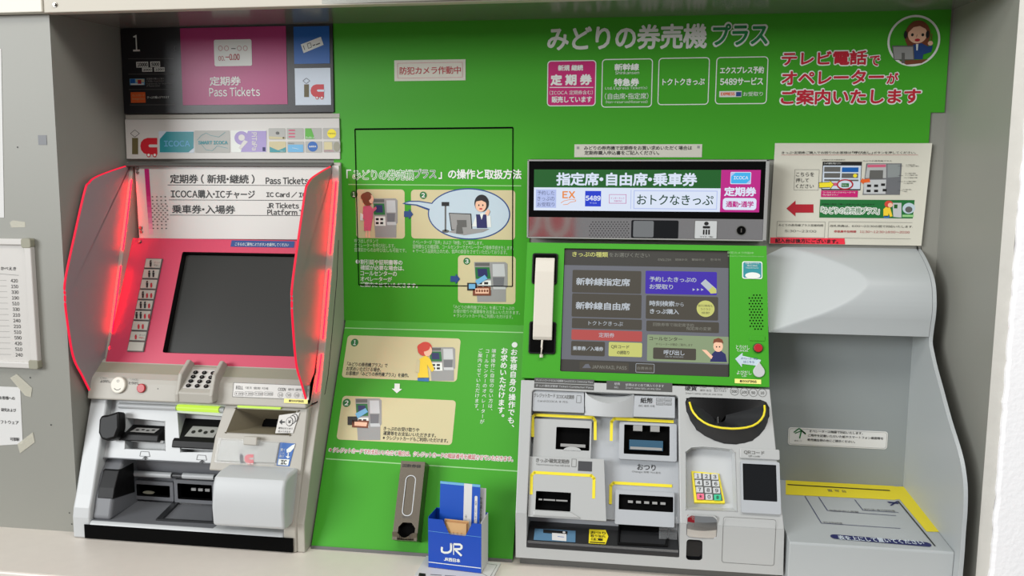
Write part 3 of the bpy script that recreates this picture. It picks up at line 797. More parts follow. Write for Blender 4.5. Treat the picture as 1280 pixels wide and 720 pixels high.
# header
m = MB(); m.ext(LH, [LH.px(x, y) for x, y in ((169, 207.5), (424, 207), (424, 300), (174.5, 298.2))], -.006, .002, 'white board'); m.build('header_board', pm, bevel=.001)
m = MB(); N = .0026
for st, a, yc, b, h in (('定期券 ( 新規・継続 )', 212.5, 223.5, 318, 11.5), ('ICOCA購入・ICチャージ', 213.5, 242.3, 318.5, 10.5), ('乗車券・入場券', 215, 261.3, 294, 10.8)): m.text(LH, st, a, yc, b, h, 'print black', N, .02)
for st, a, yc, b, h in (('Pass Tickets', 332, 225.7, 385.5, 9), ('IC Card / IC Charge', 332.8, 243.8, 412, 8.5), ('JR Tickets', 333.5, 256.8, 373.5, 7.2), ('Platform Tickets', 334, 265, 404, 7.2)): m.text(LH, st, a, yc, b, h, 'print black', N, .03)
for x0, y0 in ((209.5, 231.2), (211, 249.8), (212.3, 268.8)): m.line(LH, x0, y0, 421, y0+.9, .0011, 'print black', N)
m.build('lettering', pm)
m = MB()
for k in range(12):
    t0, t1_ = k/12, (k+1)/12; x0 = 180.3; 
    P4 = [(180.4+6*t0, 211+82*t0), (186.2+5.3*t0, 211+82*t0), (186.2+5.3*t1_, 211+82*t1_), (180.4+6*t1_, 211+82*t1_)]
    f = max(0, (k-4)/8)
    nm = 'grad%d' % k
    mat(nm, (176+46*f, 26+180*f, 108+100*f), .4); m.pxpoly(LH, P4, nm, N)
rows = [246, 250.5, 255, 257.7, 260.4, 263, 265.8, 268.6, 271.3, 274, 276.8, 281, 285.5]
for j, y in enumerate(rows):
    t = (y-246)/40
    for k in range(4):
        x = 190.5+2.2*t+k*5.35+(2.6 if j in (3, 5, 7, 9) else 0)-(1 if j > 2 else 0)
        m.pxpoly(LH, [(x-1, y-.7), (x+1, y-.7), (x+1.1, y+.7), (x-.9, y+.7)], 'print grey', N)
m.build('dot_pattern', pm)
for x, y in ((172.6, 213), (177.2, 287)):
    m = MB(); u, v = LH.px(x, y); m.ext(LH, circ(u, v+.004, .0038, seg=14), .002, .006, 'screw metal'); m.ext(LH, circ(u+.001, v-.005, .0032, seg=14), .002, .0055, 'screw metal'); m.build('header_screw', pm, bevel=.0006)
m = MB(); u, v = LP.px(175.5, 302.5); m.ext(LP, circ(u, v, .0036, seg=14), 0, .005, 'screw metal'); m.build('face_screw', pm, bevel=.0006)
# pink face with the screen recess
scr = [LP.px(x, y) for x, y in ((228, 315), (418, 319), (405, 449), (204, 440.5))]
u0 = (scr[0][0]+scr[3][0])/2; sr_ = (u0, scr[3][1], u0+.318, scr[0][1])
m = MB()
bt = LP.px(137, 456)[1]
m.plate(LP, [(-1.122, 0.0), (-1.122, bt-.004), (MXR, bt-.004), (MXR, 0.0)], [(rr_pts(sr_, .003), .016, 'black', None, .985)], 0, .03, 'pink')
m.build('face_panel', pm, bevel=.0012)
m = MB(); m.block(LP, grow(sr_, -.003), -.022, -.0125, 'screen off'); m.build('screen', pm)
m = MB(); m.rect(LP, LP.rect(289, 300.5, 368, 308.5), 'navy', .0008); m.text(LP, 'こちらのご案内によりボタンを操作してください', 294, 305, 361, 4.2, 'print white', .0012); m.build('instruction_sticker', pm)
icons = ['M', 'MM', 'Mc', 'Mcc', 'MMc', 'MMcc', 'cc', 'c', '']
for k in range(9):
    t = k/8; x0 = 182.3-21.3*t; y0 = 323.5+103.5*t
    m = MB(); r = LP.rect(x0, y0, x0+20.5, y0+12.4)
    m.block(LP, r, 0, .0035, 'print grey'); m.block(LP, grow(r, -.0016), .0035, .0045, 'beige grey')
    w = 5.2; s = icons[k]; xs = x0+9.5-w*(len(s)-1)/2 if k not in (0, 7) else x0+6
    for j, ch in enumerate(s):
        x = xs+j*w; yy = y0+6.4; col = 'print black' if ch == 'M' else 'deep red'; hh = 4 if ch == 'M' else 2.6; yb = yy+3.6
        E(LP, x, yb-hh*1.8, 1.2, 1.2, col, .0052); m.pxpoly(LP, [(x-1.5, yb-hh*1.45), (x+1.5, yb-hh*1.45), (x+.9, yb), (x-1.1, yb)], col, .0052)
    if k in (0, 7): m.text(LP, 'きっぷ', x0+10.5, y0+4.5, x0+17.5, 2, 'print grey', .0052); m.text(LP, '呼出し', x0+10, y0+8, x0+17, 2.6, 'print grey' if k == 0 else 'deep red', .0052)
    m.build('passenger_button', pm)
# console
m = MB()
m.prism([(-.146, 1.135), (-.158, 1.124), (-.178, 1.110), (-.187, 1.103), (-.191, 1.094), (-.2, 1.058), (-.10, 1.058), (-.10, 1.135)], MXL, MXR, 'beige grey')
m.build('console', pm, bevel=.004, seg=3)
m = MB()
m.prism([(-.150, 1.131), (-.181, 1.1075), (-.181, 1.1068), (-.150, 1.128)], MXL+.004, MXR-.002, 'corner grey'); m.build('console_top', pm)
c0 = LC.px(149.3, 481.3); kx = LC.scale(149, 481)
m = MB(); m.ext(LC, circ(c0[0], c0[1], 9.2*kx, 9.6*kx, 32), 0, .006, 'button cream'); m.build('call_button', pm, bevel=.002); bt_ = MB()
bt_.ringflat(LC, circ(c0[0], c0[1]+4.6*kx, 1.5*kx, seg=14), .0006, 'print grey', .0066)
bt_.tube([LC.P(c0[0]+5.6*kx*math.cos(a), c0[1]+6.2*kx*math.sin(a)+.5*kx, .0062) for a in [math.radians(225+9*i) for i in range(11)]], .0006, 'print black', 6); bt_.build('button_face', pm)
c1_ = LC.px(177.5, 485.3); m = MB(); m.ext(LC, circ(c1_[0], c1_[1], 5.2*kx, 5.3*kx, 24), 0, .005, 'button red'); m.build('cancel_button', pm, bevel=.0015)
m = MB(); m.flat(LC, circ(*LC.px(197.5, 486), .0012, seg=8), 'print black', .0006)
m.text(LC, 'CALL', 125.5, 472.2, 133.5, 2.4, 'print grey'); m.text(LC, 'よびだし', 125.5, 476.3, 138, 3.4, 'print black', bold=.02)
m.text(LC, 'CANCEL', 162.5, 474.2, 173, 2.4, 'print grey'); m.text(LC, 'とりけし', 161, 478.6, 174, 3.6, 'print black', bold=.02)
m.build('lettering', pm)
# keypad in its hooded cradle
a0 = LC.px(226, 490)[0]; a1 = LC.px(268, 490)[0]
m = MB()
for a in (a0, a1): m.prism([(-.150, 1.136), (-.166, 1.146), (-.202, 1.122), (-.219, 1.082), (-.219, 1.066), (-.15, 1.066)], a, a+.009, 'beige grey')
m.prism([(-.156, 1.129), (-.217, 1.0865), (-.217, 1.064), (-.156, 1.064)], a0+.004, a1+.004, 'beige grey')
kp = m.build('keypad', pm, bevel=.0025)
KP = Plane(-.156, 1.1292, -.217, 1.0867)
ka = a0+.018; kb = a1-.006
m = MB(); m.block(KP, (ka-.005, -.064, kb+.005, -.010), 0, .0015, 'white board'); o = m.build('key_plate', kp)
for j in range(4):
    for k in range(3):
        m = MB(); u = ka+.006+k*(kb-ka-.012)/2; v = -.020-j*.0125; m.ext(KP, circ(u, v, .0052, .0046, 16), .0015, .004, 'black')
        m.textfit(KP, ['1', '2', '3', '4', '5', '6', '7', '8', '9', '*', '0', '#'][j*3+k], (u-.0016, v-.0022, u+.0016, v+.0022), 'pale grey print', .0045); m.build('key', kp)
m = MB(); r = LC.rect(291.5, 478, 387, 496); m.block(LC, r, 0, .001, 'white board'); m.ringflat(LC, rr_pts(r, 0), .0008, 'print grey', .0014)
m.text(LC, 'BILL', 295, 484.3, 304, 4, 'print black', .0014, .02); m.text(LC, '대조 使用 지폐', 307, 484.6, 335, 3.2, 'print grey', .0014)
for k, st in enumerate(('¥1000', '¥2000', '¥5000', '¥10000')):
    x = 293.8+12.3*k; rr = LC.rect(x, 489.2+k*.1, x+10.8, 494.4); m.ringflat(LC, rr_pts(rr, .002), .0005, 'print grey', .0014); m.text(LC, st, x+1, 491.8+k*.1, x+9.8, 2.8, 'print black', .0014)
m.text(LC, 'COIN', 347.5, 486.5, 357, 4, 'print black', .0014, .02); m.text(LC, '硬币 硬幣 동전', 360, 486.7, 386, 3.2, 'print grey', .0014)
for k, st in enumerate(('10', '50', '100', '500')):
    x = 350.8+10.2*k; cu, cv = LC.px(x, 493.6+k*.2); m.ringflat(LC, circ(cu, cv, .0058, seg=18), .0005, 'print grey', .0014); m.text(LC, st, x-2, 493.6+k*.2, x+2, 3, 'print black', .0014)
m.build('price_label', pm)
m = MB(); m.rect(LC, LC.rect(355.5, 498.2, 385, 503.5), 'pale yellow', .0018); m.text(LC, '新500円対応', 361, 500.9, 380, 3, 'print black', .0022, .03); m.build('yellow_sticker', pm)

# body below the console
m = MB()
zlip = on_y(150, 651.5, -.262).z
m.prism([(-.150, 1.0575), (-.187, 1.0575), (-.222, .955), (-.252, .865), (-.262, .84), (-.266, zlip+.004), (-.266, ZC+.001), (-.10, ZC+.001), (-.10, 1.0575)], MXL, MXL+.040, 'machine light')
XRB = LB.px(263, 590)[0]                                             # left side of the coin block
m.prism([(-.10, 1.0575), (-.187, 1.0575), (-.222, .955), (-.252, .865), (-.262, .84), (-.266, zlip+.004), (-.266, ZC+.001), (-.10, ZC+.001)], MXR-.028, MXR, 'beige grey')
m.prism([(-.10, zlip-.002), (-.262, zlip-.002), (-.268, zlip-.008), (-.268, ZC+.001), (-.10, ZC+.001)], MXL+.039, MXR-.027, 'machine light')   # bottom rail
m.prism([(-.05, 1.0575), (-.11, 1.0575), (-.11, ZC+.002), (-.05, ZC+.002)], MXL+.02, MXR-.01, 'cavity dark')
m.build('body', pm, bevel=.004, seg=3)
KV = Plane(-.268, 1, -.268, .5); r = KV.rect(105.8, 652.5, 379, 665)
m = MB(); m.block(KV, (r[0], ZC+.003-1, MXR-.006, zlip-.009-1), 0, .0015, 'matt black'); m.build('kick_strip', pm)
# upper white recess
U1, V1_ = LB.px(152, 500); U2, V2_ = LB.px(268, 574.5)
UP = LB; n0 = -.016
def pr_(x, y): return LB.px(x, y, n0)
h1 = [pr_(158, 522), pr_(206, 527), pr_(206.5, 563), pr_(156, 561)]
h2 = [pr_(222, 516), pr_(282, 520), pr_(282, 566), pr_(225.5, 565)]
m = MB(); ub = LB.px(150, 573)[1]
m.plate(LB, [(MXL+.036, .0), (XRB+.02, .0), (XRB+.02, ub), (MXL+.036, ub)], [(h1, .026, 'machine light', 'machine grey', .95), (h2, .030, 'machine light', 'machine grey', .97)], n0, .05, 'machine light')
m.build('slot_panel', pm, bevel=.001)
def slot(name, pl, px, n, depth, lab, mouth='tray black'):
    (xl, yt, xr, yb) = px; m = MB()
    r = pl.rect(xl, yt, xr, yb, n); m.block(pl, r, n-.02, n+depth, 'black', .002)
    return m, r
# ticket slot: dark wedge with its label
def wedge(px_top, px_bot, xl, xr, n0, out, name, lbl):
    m = MB(); u0, vt = LB.px(xl, px_top, n0); _, vb = LB.px(xl, px_bot, n0); u1 = LB.along(xr, (vt+vb)/2, (px_top+px_bot)/2, n0)
    A = [LB.P(u0+.004, vt, n0), LB.P(u1, vt, n0), LB.P(u1, vb, n0), LB.P(u0+.004, vb, n0)]
    B = [LB.P(u0, vb+.016, n0+out), LB.P(u1, vb+.016, n0+out), LB.P(u1, vb+.002, n0+out), LB.P(u0, vb+.002, n0+out)]
    m.solid(A, B, 'black')
    w = m.build(name, pm, bevel=.002)
    top = Plane.frame((A[3]+(A[0]-A[3])*1.0), A[1]-A[0], A[0]-B[0])
    d = (A[0]-B[0]).length; W = u1-u0
    t = MB(); t.flat(top, [(W*.18, -d*.80), (W*.80, -d*.80), (W*.84, -d*.35), (W*.26, -d*.35)], lbl, .0008)
    for k in range(4): t.flat(top, circ(W*(.33+.13*k), -d*(.6-.06*(k % 2)), W*.045, d*.07, 10), 'print black', .0012)
    t.build('slot_label', w); return w
wedge(530, 552, 161, 208, -.040, .030, 'ticket_slot', 'pale grey print')
wedge(522, 561, 229, 284, -.044, .032, 'bill_slot', 'pale grey print')
m = MB(); m.block(LB, LB.rect(228, 557.5, 282, 561, -.03), -.04, -.018, 'machine light'); m.block(LB, LB.rect(167, 549, 207, 552, -.03), -.042, -.02, 'machine light'); m.build('slot_lip', pm, bevel=.001)
# light bars across the top
def bar(name, x0, x1, y0, y1, r, mt, n):
    m = MB(); a = LB.px(x0, y0, n); b = LB.px(x1, y1, n); m.tube([LB.P(*a, n), LB.P(*b, n)], r, mt, 14); return m.build(name, pm, smooth=True)
bar('light_bar', 149.5, 221, 506.8, 509.8, .0062, 'machine light', -.012)
bar('lit_light_bar', 222.5, 274, 509.3, 512, .0068, 'lime light', -.010)
bar('light_bar', 274.5, 281, 512, 512.4, .006, 'machine light', -.012)
for x, y in ((181, 567.5), (252, 572)):
    m = MB()
    P4 = [(x-5, y-3.3), (x+5, y-2.7), (x+6.3, y+3.2), (x-6.3, y+2.6)]
    for k in range(4): m.line(LB, *P4[k], *P4[(k+1) % 4], .0009, 'print black', n0+.0006)
    arrow(LB, x+.6, y+8, x+.4, y+2.5, 1.1, 3.9, 3.2, 'print black', n0+.001)
    m.build('slot_pictogram', pm)
# black scanner eye on the left cheek
m = MB(); cp = [(125.5, 525), (128, 519.5), (136.5, 518.5), (150.5, 514), (151, 535), (146, 548), (135, 551), (128, 549), (124.5, 541)]
pts = [LB.px(x, y, .008) for x, y in cp]; m.ext(LB, pts, -.012, .014, 'black'); m.build('reader_grip', pm, bevel=.005, seg=3, smooth=True)
# lower dark cavity
m = MB()
zt = LB.P(0, ub, n0).z; yb_ = -.155
zf = zlip-.002
m.prism([(-.215, zt), (-.16, zt-.004), (yb_, zt-.06), (yb_, zf), (-.12, zf-.005), (-.12, zt)], MXL+.038, XRB+.02, 'cavity grey')
m.prism([(-.262, zf), (yb_, zf+.006), (yb_, zf-.006), (-.262, zf-.006)], MXL+.038, XRB+.02, 'cavity grey')
m.build('tray_recess', pm, bevel=.002)
CV = Plane(yb_, zt-.06, yb_, 0)
def cpx(x, y, n=0): return CV.px(x, y, n)
for k, (x0, x1, y0, y1, mt) in enumerate(((164, 215, 591.5, 594.3, 'machine light'), (229, 268, 594.6, 596.5, 'machine light'))):
    m = MB(); a = cpx(x0, y0, .012); b = cpx(x1, y1, .012); m.tube([CV.P(*a, .012), CV.P(*b, .012)], .0065, mt, 14); m.build('light_bar', pm, smooth=True)
m = MB(); a = cpx(160, 591.3, .010); b = cpx(270, 597, .010); m.tube([CV.P(*a, .010), CV.P(*b, .010)], .0055, 'cavity dark', 12); m.build('bar_holder', pm, smooth=True)
for name, q in (('ticket_outlet', (174, 603, 215.5, 617.5)), ('change_outlet', (225, 602, 268, 621.5))):
    m = MB(); r = CV.rect(*q); m.plate(CV, rr_pts(grow(r, .008), .002), [(rr_pts(r, .002), .010, 'black', 'matt black', .95)], .010, .012, 'cavity grey')
    o = m.build(name, pm, bevel=.001)
    t = MB(); w = r[2]-r[0]; h = r[3]-r[1]
    if name == 'ticket_outlet': t.ext(CV, circ(r[0]+w*.3, r[1]+h*.22, w*.17, h*.12, 14), .0, .004, 'corner grey')
    else:
        for k in range(3): t.block(CV, (r[0]+w*(.35+.2*k), r[1]+h*.5, r[0]+w*(.48+.2*k), r[1]+h*.66), 0, .003, 'pale grey print')
    t.build('outlet_rollers', o)
TP = Plane(yb_, zf+.006, -.262, zf)
m = MB(); m.plate(TP, [TP.px(x, y) for x, y in ((218, 628), (268, 629), (268, 655), (195, 651))], [([TP.px(x, y) for x, y in ((223, 630), (266, 631), (266, 653.5), (203, 650))], .006, 'tray black', 'dark steel', .95)], .004, .005, 'tray black'); m.build('coin_tray', pm)
# rounded fairing at the left end of the cavity
m = MB(); m.prism([(-.15, zt-.004), (-.200, zt-.004), (-.225, zt-.03), (-.245, zt-.075), (-.256, zt-.11), (-.258, zf), (-.15, zf)], MXL+.0385, MXL+.082, 'cavity grey')
fr = m.build('tray_fairing', pm, bevel=.006, seg=3)
m = MB(); m.prism([(-.17, zt-.022), (-.222, zt-.022), (-.240, zt-.055), (-.2465, zt-.075), (-.246, zt-.077), (-.17, zt-.09)], MXL+.046, MXL+.0832, 'black'); m.build('black_window', fr, bevel=.002)

# coin and card block, right of the slots
m = MB()
TB = Plane(-.187, 1.056, -.222, .955)
o4 = [LB.px(x, y, .004) for x, y in ((282.5, 508), (388, 510), (374, 610), (262, 596))]
XA = XRB-.002; XB = MXR-.002
vb = LB.px(266, 588, .004)[1]
hop = [LB.px(x, y, .004) for x, y in ((296, 511), (372, 514.3), (362, 543.5), (284, 540))]
hop = [hop[0], hop[1], hop[2], hop[3]]
XT0 = LB.px(281, 512, .004)[0]
m.plate(LB, [(XT0, -.001), (XB, -.001), (XB, vb), (XA, vb), (XA+.004, (vb*.5))], [(hop, .055, 'hopper tan', 'matt black', .32)], .004, .06, 'beige grey')
blk = m.build('coin_block', pm, bevel=.0025)
m = MB(); P2 = [LB.px(x, y, -.001) for x, y in ((347, 518), (374, 516), (366, 542), (343, 541))]
q = Plane.frame(LB.P(*LB.px(349, 519, 0), -.002), Vector((1, 0, 0)), LB.v)
m.pxpoly(LB, [(349, 519), (374.5, 515.5), (366, 541.5), (344, 541.5)], 'white board', .0062)
E(LB, 368.3, 522.5, 4.2, 5.2, 'print black', .0063); E(LB, 367.9, 522.7, 3.5, 4.5, 'white board', .0064); E(LB, 365.6, 524.5, 4.2, 5.2, 'print black', .0065); E(LB, 365.2, 524.7, 3.5, 4.5, 'white board', .0066); E(LB, 362, 527, 4.6, 5.4, 'print black', .0067); E(LB, 361.7, 527, 3.8, 4.6, 'white board', .0068)
m.text(LB, '¥', 360, 527, 363.6, 4.5, 'print black', .0072, .03); arrow(LB, 356, 527.5, 349, 527.5, .9, 3.5, 3.4, 'print black', .0068)
m.text(LB, '硬貨はまとめて', 348, 535, 366, 2.6, 'print black', .0068); m.text(LB, '投入できます', 347.5, 539, 363, 2.6, 'print black', .0068)
m.build('coin_label', blk)
m = MB(); m.block(LB, LB.rect(298, 505.8, 351, 509.4, .004), .002, .0090, 'lime light', .002); m.build('lit_light_bar', pm)
# clear card rest with its mark
m = MB(); base = [LB.px(x, y, .008) for x, y in ((276, 549), (349, 553), (344, 579), (270, 576))]
m.ext(LB, base, .004, .008, 'card silver'); ic_mark(m, LB, 298.5, 561.5, 19, .0088, 'print black', 'ic red', 'card silver'); m.flat(LB, circ(*LB.px(277.5, 566.5, .008), .0012, seg=6), 'print black', .0086)
hd = m.build('card_rest', pm, bevel=.0015)
m = MB(); cl = [LB.px(x, y, .02) for x, y in ((273, 547), (350, 551.5), (344, 582), (268, 578))]
m.plate(LB, cl, [], .021, .002, 'clear plastic')
for k in range(1, 4): 
    a, b = Vector(cl[k]), Vector(cl[(k+1) % 4]); d = (b-a).normalized()*.0; qn = Vector((-(b-a).y, (b-a).x)).normalized()*.002
    m.ext(LB, [a, b, b-qn, a-qn], .006, .0215, 'clear plastic')
m.build('clear_cover', hd)
m = MB(); tb = [LB.px(x, y, .02) for x, y in ((305, 545), (322, 546), (321, 557), (304, 556))]; m.ext(LB, tb, .004, .022, 'beige grey'); m.build('cover_catch', hd, bevel=.002)
m = MB(); m.ext(LB, [LB.px(x, y, .005) for x, y in ((350.5, 553), (369, 554.5), (361.5, 583), (345.5, 582))], .004, .0052, 'sign blue')
m.pxpoly(LB, [(348.3, 573.5), (361.8, 574.3), (360, 581.8), (347, 581)], 'print white', .0058); m.text(LB, 'IC', 351, 577.6, 358.5, 5.5, 'print black', .0064, .05)
m.pxpoly(LB, [(358, 562), (365, 556.5), (369, 555), (367.5, 560), (363, 565), (358.5, 566)], 'print white', .0058); arrow(LB, 360.5, 566, 359.5, 573, .6, 3, 2.6, 'print white', .0058)
for k, st in enumerate(('置く', 'ここに', '重ねて')): m.text(LB, st, 350.5-k*.6, 562+k*4, 356.5-k*.6, 3, 'print white', .0058)
m.build('card_sticker', pm)
# smooth box that juts out under the card rest
m = MB()
XP0 = on_y(264.5, 620, -.30).x; XP1 = on_y(362, 620, -.30).x
zt2 = on_y(266, 595, -.288).z; zb2 = on_y(270, 657, -.30).z
prof = [(-.12, zt2+.004), (-.268, zt2+.004), (-.288, zt2-.001), (-.296, zt2-.016), (-.303, zt2-.06), (-.300, zb2), (-.285, zb2-.004), (-.12, zb2-.004)]
m.prism(prof, XP0, XP1-.012, 'machine light')
m.build('coin_box', pm, bevel=.006, seg=3, smooth=True, angle=50)
m = MB(); m.prism([(-.12, 1.0), (-.205, 1.0), (-.228, .938), (-.256, zt2-.002), (-.285, zt2-.03), (-.288, zt2-.06), (-.276, zb2), (-.12, zb2)], XP1-.016, MXR-.020, 'beige grey'); m.build('box_fairing', pm, bevel=.008, seg=3, smooth=True)

# side flaps with edge light
def flap(X, root, outer, inner_side):
    o2 = MB(); R_ = [on_x(x, y, X) for x, y in root]; O_ = [on_x(x, y, X) for x, y in outer]
    return R_, O_
rootL = [(163.3, 207), (158, 260), (152.5, 297.6), (142, 392), (124.6, 465.5), (118, 492)]
outL = [(163.3, 206.4), (140, 214), (120, 222), (112, 229), (107, 238), (95, 290), (82.6, 349), (82, 370), (83.7, 392), (92, 444), (104, 470), (116, 494)]
prof_root = [(-.014, 1.565), (-.050, 1.43), (-.085, 1.314), (-.118, 1.20), (-.146, 1.123), (-.165, 1.06)]
outer_yz = [(on_x(x, y, -1.131).y, on_x(x, y, -1.131).z) for x, y in outL]
def smooth_curve(pts, n=6):
    out = []
    for i in range(len(pts)-1):
        p0 = Vector(pts[max(i-1, 0)]); p1 = Vector(pts[i]); p2 = Vector(pts[i+1]); p3 = Vector(pts[min(i+2, len(pts)-1)])
        for k in range(n):
            t = k/n; out.append(tuple(.5*((2*p1)+(p2-p0)*t+(2*p0-5*p1+4*p2-p3)*t*t+(3*p1-p0-3*p2+p3)*t**3)))
    return out+[tuple(pts[-1])]
curve = smooth_curve(outer_yz)
prof_root = prof_root[:-1]+[(curve[-1][0]+.010, curve[-1][1]+.004)]
for X, sgn in ((-1.1325, 1), (-.6425, -1)):
    m = MB(); m.prism(curve+prof_root[::-1], X-.0025, X+.0025, 'frosted flap'); fp = m.build('privacy_flap', pm)
    m = MB(); m.tube([(X, y, z) for y, z in curve[2:-1]], .0024, 'red edge', 8); m.build('lit_edge', fp, label='red glowing edge')
    for a, b in ((.05, .30), (.36, .62), (.70, .93)):
        m = MB(); pts = []
        for k in range(5):
            t = (a+(b-a)*k/4)*(len(prof_root)-1); i = min(int(t), len(prof_root)-2); f = t-i
            y = prof_root[i][0]*(1-f)+prof_root[i+1][0]*f; z = prof_root[i][1]*(1-f)+prof_root[i+1][1]*f
            pts.append((X+.0125, y-.004, z))
        m.tube(pts, .0011, 'red light', 8); m.build('red_lamp', fp, label='red glowing lamp strip')

# ================================================================== RIGHT MACHINE
rm = thing('reserved_seat_machine', (.05, -.15, ZC), 'wide reserved seat ticket machine with a lit header screen and a green touch screen face', 'ticket machine')
RX0, RX1 = -.197, .292
YB, ZBEND = -.262, .885
RH = Plane(-.072, 1.576, -.072, 1.4); RG = Plane(-.078, 1.405, -.153, 1.130); RB = Plane(-.158, 1.127, YB, ZBEND); RV = Plane(YB, ZBEND, YB, .5)
# header with its bright screen
hp = [RH.px(x, y) for x, y in ((658.8, 202), (964, 203.3), (956.6, 301.8), (661, 299))]
hv = hp[2][1]; su = RH.rect(667.4, 211.8, 950, 262.8)
m = MB()
m.block(RH, (RX0, hv, RX1, 0), -.066, -.003, 'black')
for a in ((RX0, hv, RX0+.0035, 0), (RX1-.007, hv, RX1, 0), (RX0, -.0035, RX1, 0), (RX0, hv, RX1, hv+.003)): m.block(RH, a, -.066, .001, 'pale grey print')
m.build('header_housing', rm, bevel=.001)
vm = RH.px(661, 270.6)[1]
m = MB(); m.block(RH, (RX0+.004, vm, RX1-.0075, -.004), -.01, -.001, 'matt black'); m.build('header_glass', rm)
N = -.0004
m = MB(); m.rect(RH, su, 'lit white', N)
ug = RH.px(900.7, 240)[0]; vg = RH.px(667.5, 234.2)[1]
m.rect(RH, (su[0], vg, ug, su[3]), 'lit green', N+.0003); m.rect(RH, (ug, su[1], su[2], su[3]), 'lit magenta', N+.0003)
h_ = lambda x, y: (640+x/3.765, 190+y/3.765)
def ht(st, xl, yc, xr, hh, mt, bold=0.0): a = h_(xl, yc); b = h_(xr, yc); m.text(RH, st, a[0], a[1], b[0], hh/3.765, mt, N+.0006, bold)
ht('指定席・自由席・乗車券', 208, 127, 872, 62, 'lit white', .035)
def hr(x0, y0, x1, y1, mt, n=.0003, rad=0): a = h_(x0, y0); b = h_(x1, y1); m.rect(RH, RH.rect(a[0], a[1], b[0], b[1]), mt, N+n, rad)
hr(112, 176, 208, 262, 'lit lilac'); hr(572, 180, 966, 268, 'lit lilac', .0002); hr(576, 184, 962, 264, 'lit white', .0003); hr(558, 178, 561, 268, 'lit lilac')
for k, st in enumerate(('予約した', 'きっぷの', 'お受取り')): ht(st, 119, 192+k*27, 200, 20, 'lit grey ink')
ht('EX', 237, 201, 298, 34, 'lit orange', .04)
pts = [(230, 240), (245, 230), (280, 222), (300, 226), (300, 232), (275, 236), (262, 246), (240, 248)]
for k in range(7): a = h_(*pts[k]); b = h_(*pts[k+1]); m.line(RH, *a, *b, .0011, 'lit orange', N+.0006)
hr(344, 183, 419, 256, 'lit blue'); ht('5489', 346, 217, 417, 24, 'lit white', .05); ht('サービス', 366, 240, 398, 8, 'lit white')
hr(457, 199, 538, 242, 'lit magenta', .0003); hr(459, 201, 536, 240, 'lit white', .0005); ht('インターネット', 464, 217, 530, 10, 'lit magenta'); ht('列車予約', 480, 231, 518, 9, 'lit magenta')
ht('おトクなきっぷ', 588, 224, 948, 48, 'lit ink', .012)
hr(1028, 94, 1125, 151, 'lit white', .0004, .002); hr(1031, 97, 1122, 148, 'lit cyan', .0006, .002)
a = [h_(x, y) for x, y in ((1031, 97), (1052, 97), (1031, 116))]; m.pxpoly(RH, a, 'lit lilac', N+.0008); a = [h_(x, y) for x, y in ((1122, 148), (1102, 148), (1122, 130))]; m.pxpoly(RH, a, 'lit lilac', N+.0008)
ht('ICOCA', 1043, 121, 1112, 16, 'lit white', .03)
m.text(RH, 'ICOCA', *h_(1043, 121), h_(1112, 121)[0], 16/3.765, 'lit white', N+.001, .03)
ht('定期券', 998, 186, 1150, 44, 'lit white', .04)
hr(992, 216, 1150, 272, 'lit white', .0004, .006); ht('通勤・通学', 1007, 245, 1137, 30, 'lit magenta', .03)
m.build('header_screen', rm)
m = MB(); m.block(RH, (RX0+.004, hv+.0035, RX1-.0075, vm-.001), -.01, -.001, 'smoked mirror'); m.build('mirror_strip', rm)
m = MB(); r = RH.rect(868, 275.5, 896.5, 298.5); m.block(RH, r, -.001, .0, 'print grey', .002); m.rect(RH, grow(r, -.001), 'machine light', .0004, .0015)
m.ell(RH, 883, 279.5, 2.8, 2.4, 'print black', .0008); m.rect(RH, RH.rect(878.5, 282.5, 887.5, 285.5), 'print black', .0008, .001)
for k in range(3): m.rect(RH, RH.rect(878.6+3.3*k, 287, 880.6+3.3*k, 293.2), 'print black', .0008)
m.text(RH, 'マイク/Mic', 875, 295.9, 891.5, 2.6, 'print black', .0008); m.build('microphone_label', rm)
m = MB(); c = RH.px(926.5, 288); m.ext(RH, circ(*c, .0105, seg=28), -.002, .0006, 'print grey'); m.ext(RH, circ(*c, .0088, seg=28), .0006, .0012, 'matt black'); m.block(RH, (c[0]-.001, c[1]-.004, c[0]+.001, c[1]+.004), .0012, .0016, 'screw metal'); m.build('key_lock', rm)
m = MB(); r = RH.rect(789, 275, 848, 297.5); m.block(RH, r, -.002, .0002, 'dark glass', .003); cw = m.build('camera_window', rm)
m = MB(); m.block(RH, RH.rect(791.5, 276, 817, 296.3), .0002, .0010, 'mirror', .003); m.build('camera_glass', cw)  # mirror plate added to put a bright reflected patch on the dark camera window
t_ = MB(); a0_ = RH.rect(741, 275, 744, 297); 
for j in range(8):
    for k in range(13):
        if j > 0 or k: t_.flat(RH, circ(*RH.px(737+k*3.9+(1.9 if j % 2 else 0), 277.5+j*2.75, .0002), .0011, seg=6), 'matt black', .0002)
t_.build('speaker_grille', rm)
# green touch-screen face
g = lambda x, y: (640+x/3.765, 290+y/3.763)
gt = RG.px(661, 303)[1]; sc4 = [RG.px(*g(*p)) for p in ((243, 75), (1010, 90), (1037, 688), (230, 650))]
gs = (-.1235, -.0, 0, 0)
sx0 = (sc4[0][0]+sc4[3][0])/2; sx1 = (sc4[1][0]+sc4[2][0])/2; sv1 = (sc4[0][1]+sc4[1][1])/2; sv0 = (sc4[2][1]+sc4[3][1])/2
SR = (sx0, sv0, sx1, sv1)
Lg = (Vector((-.078, 1.405))-Vector((-.153, 1.130))).length
m = MB()
m.plate(RG, [(RX0+.001, -Lg), (RX1+.004, -Lg), (RX1, -.0015), (RX0+.002, -.0015)], [(rr_pts(SR, .002), .007, 'black', None, .992)], 0, .07, 'green'); m.build('face_panel', rm, bevel=.0015)
m = MB(); m.block(RG, grow(SR, .004), -.03, -.0062, 'ui back')
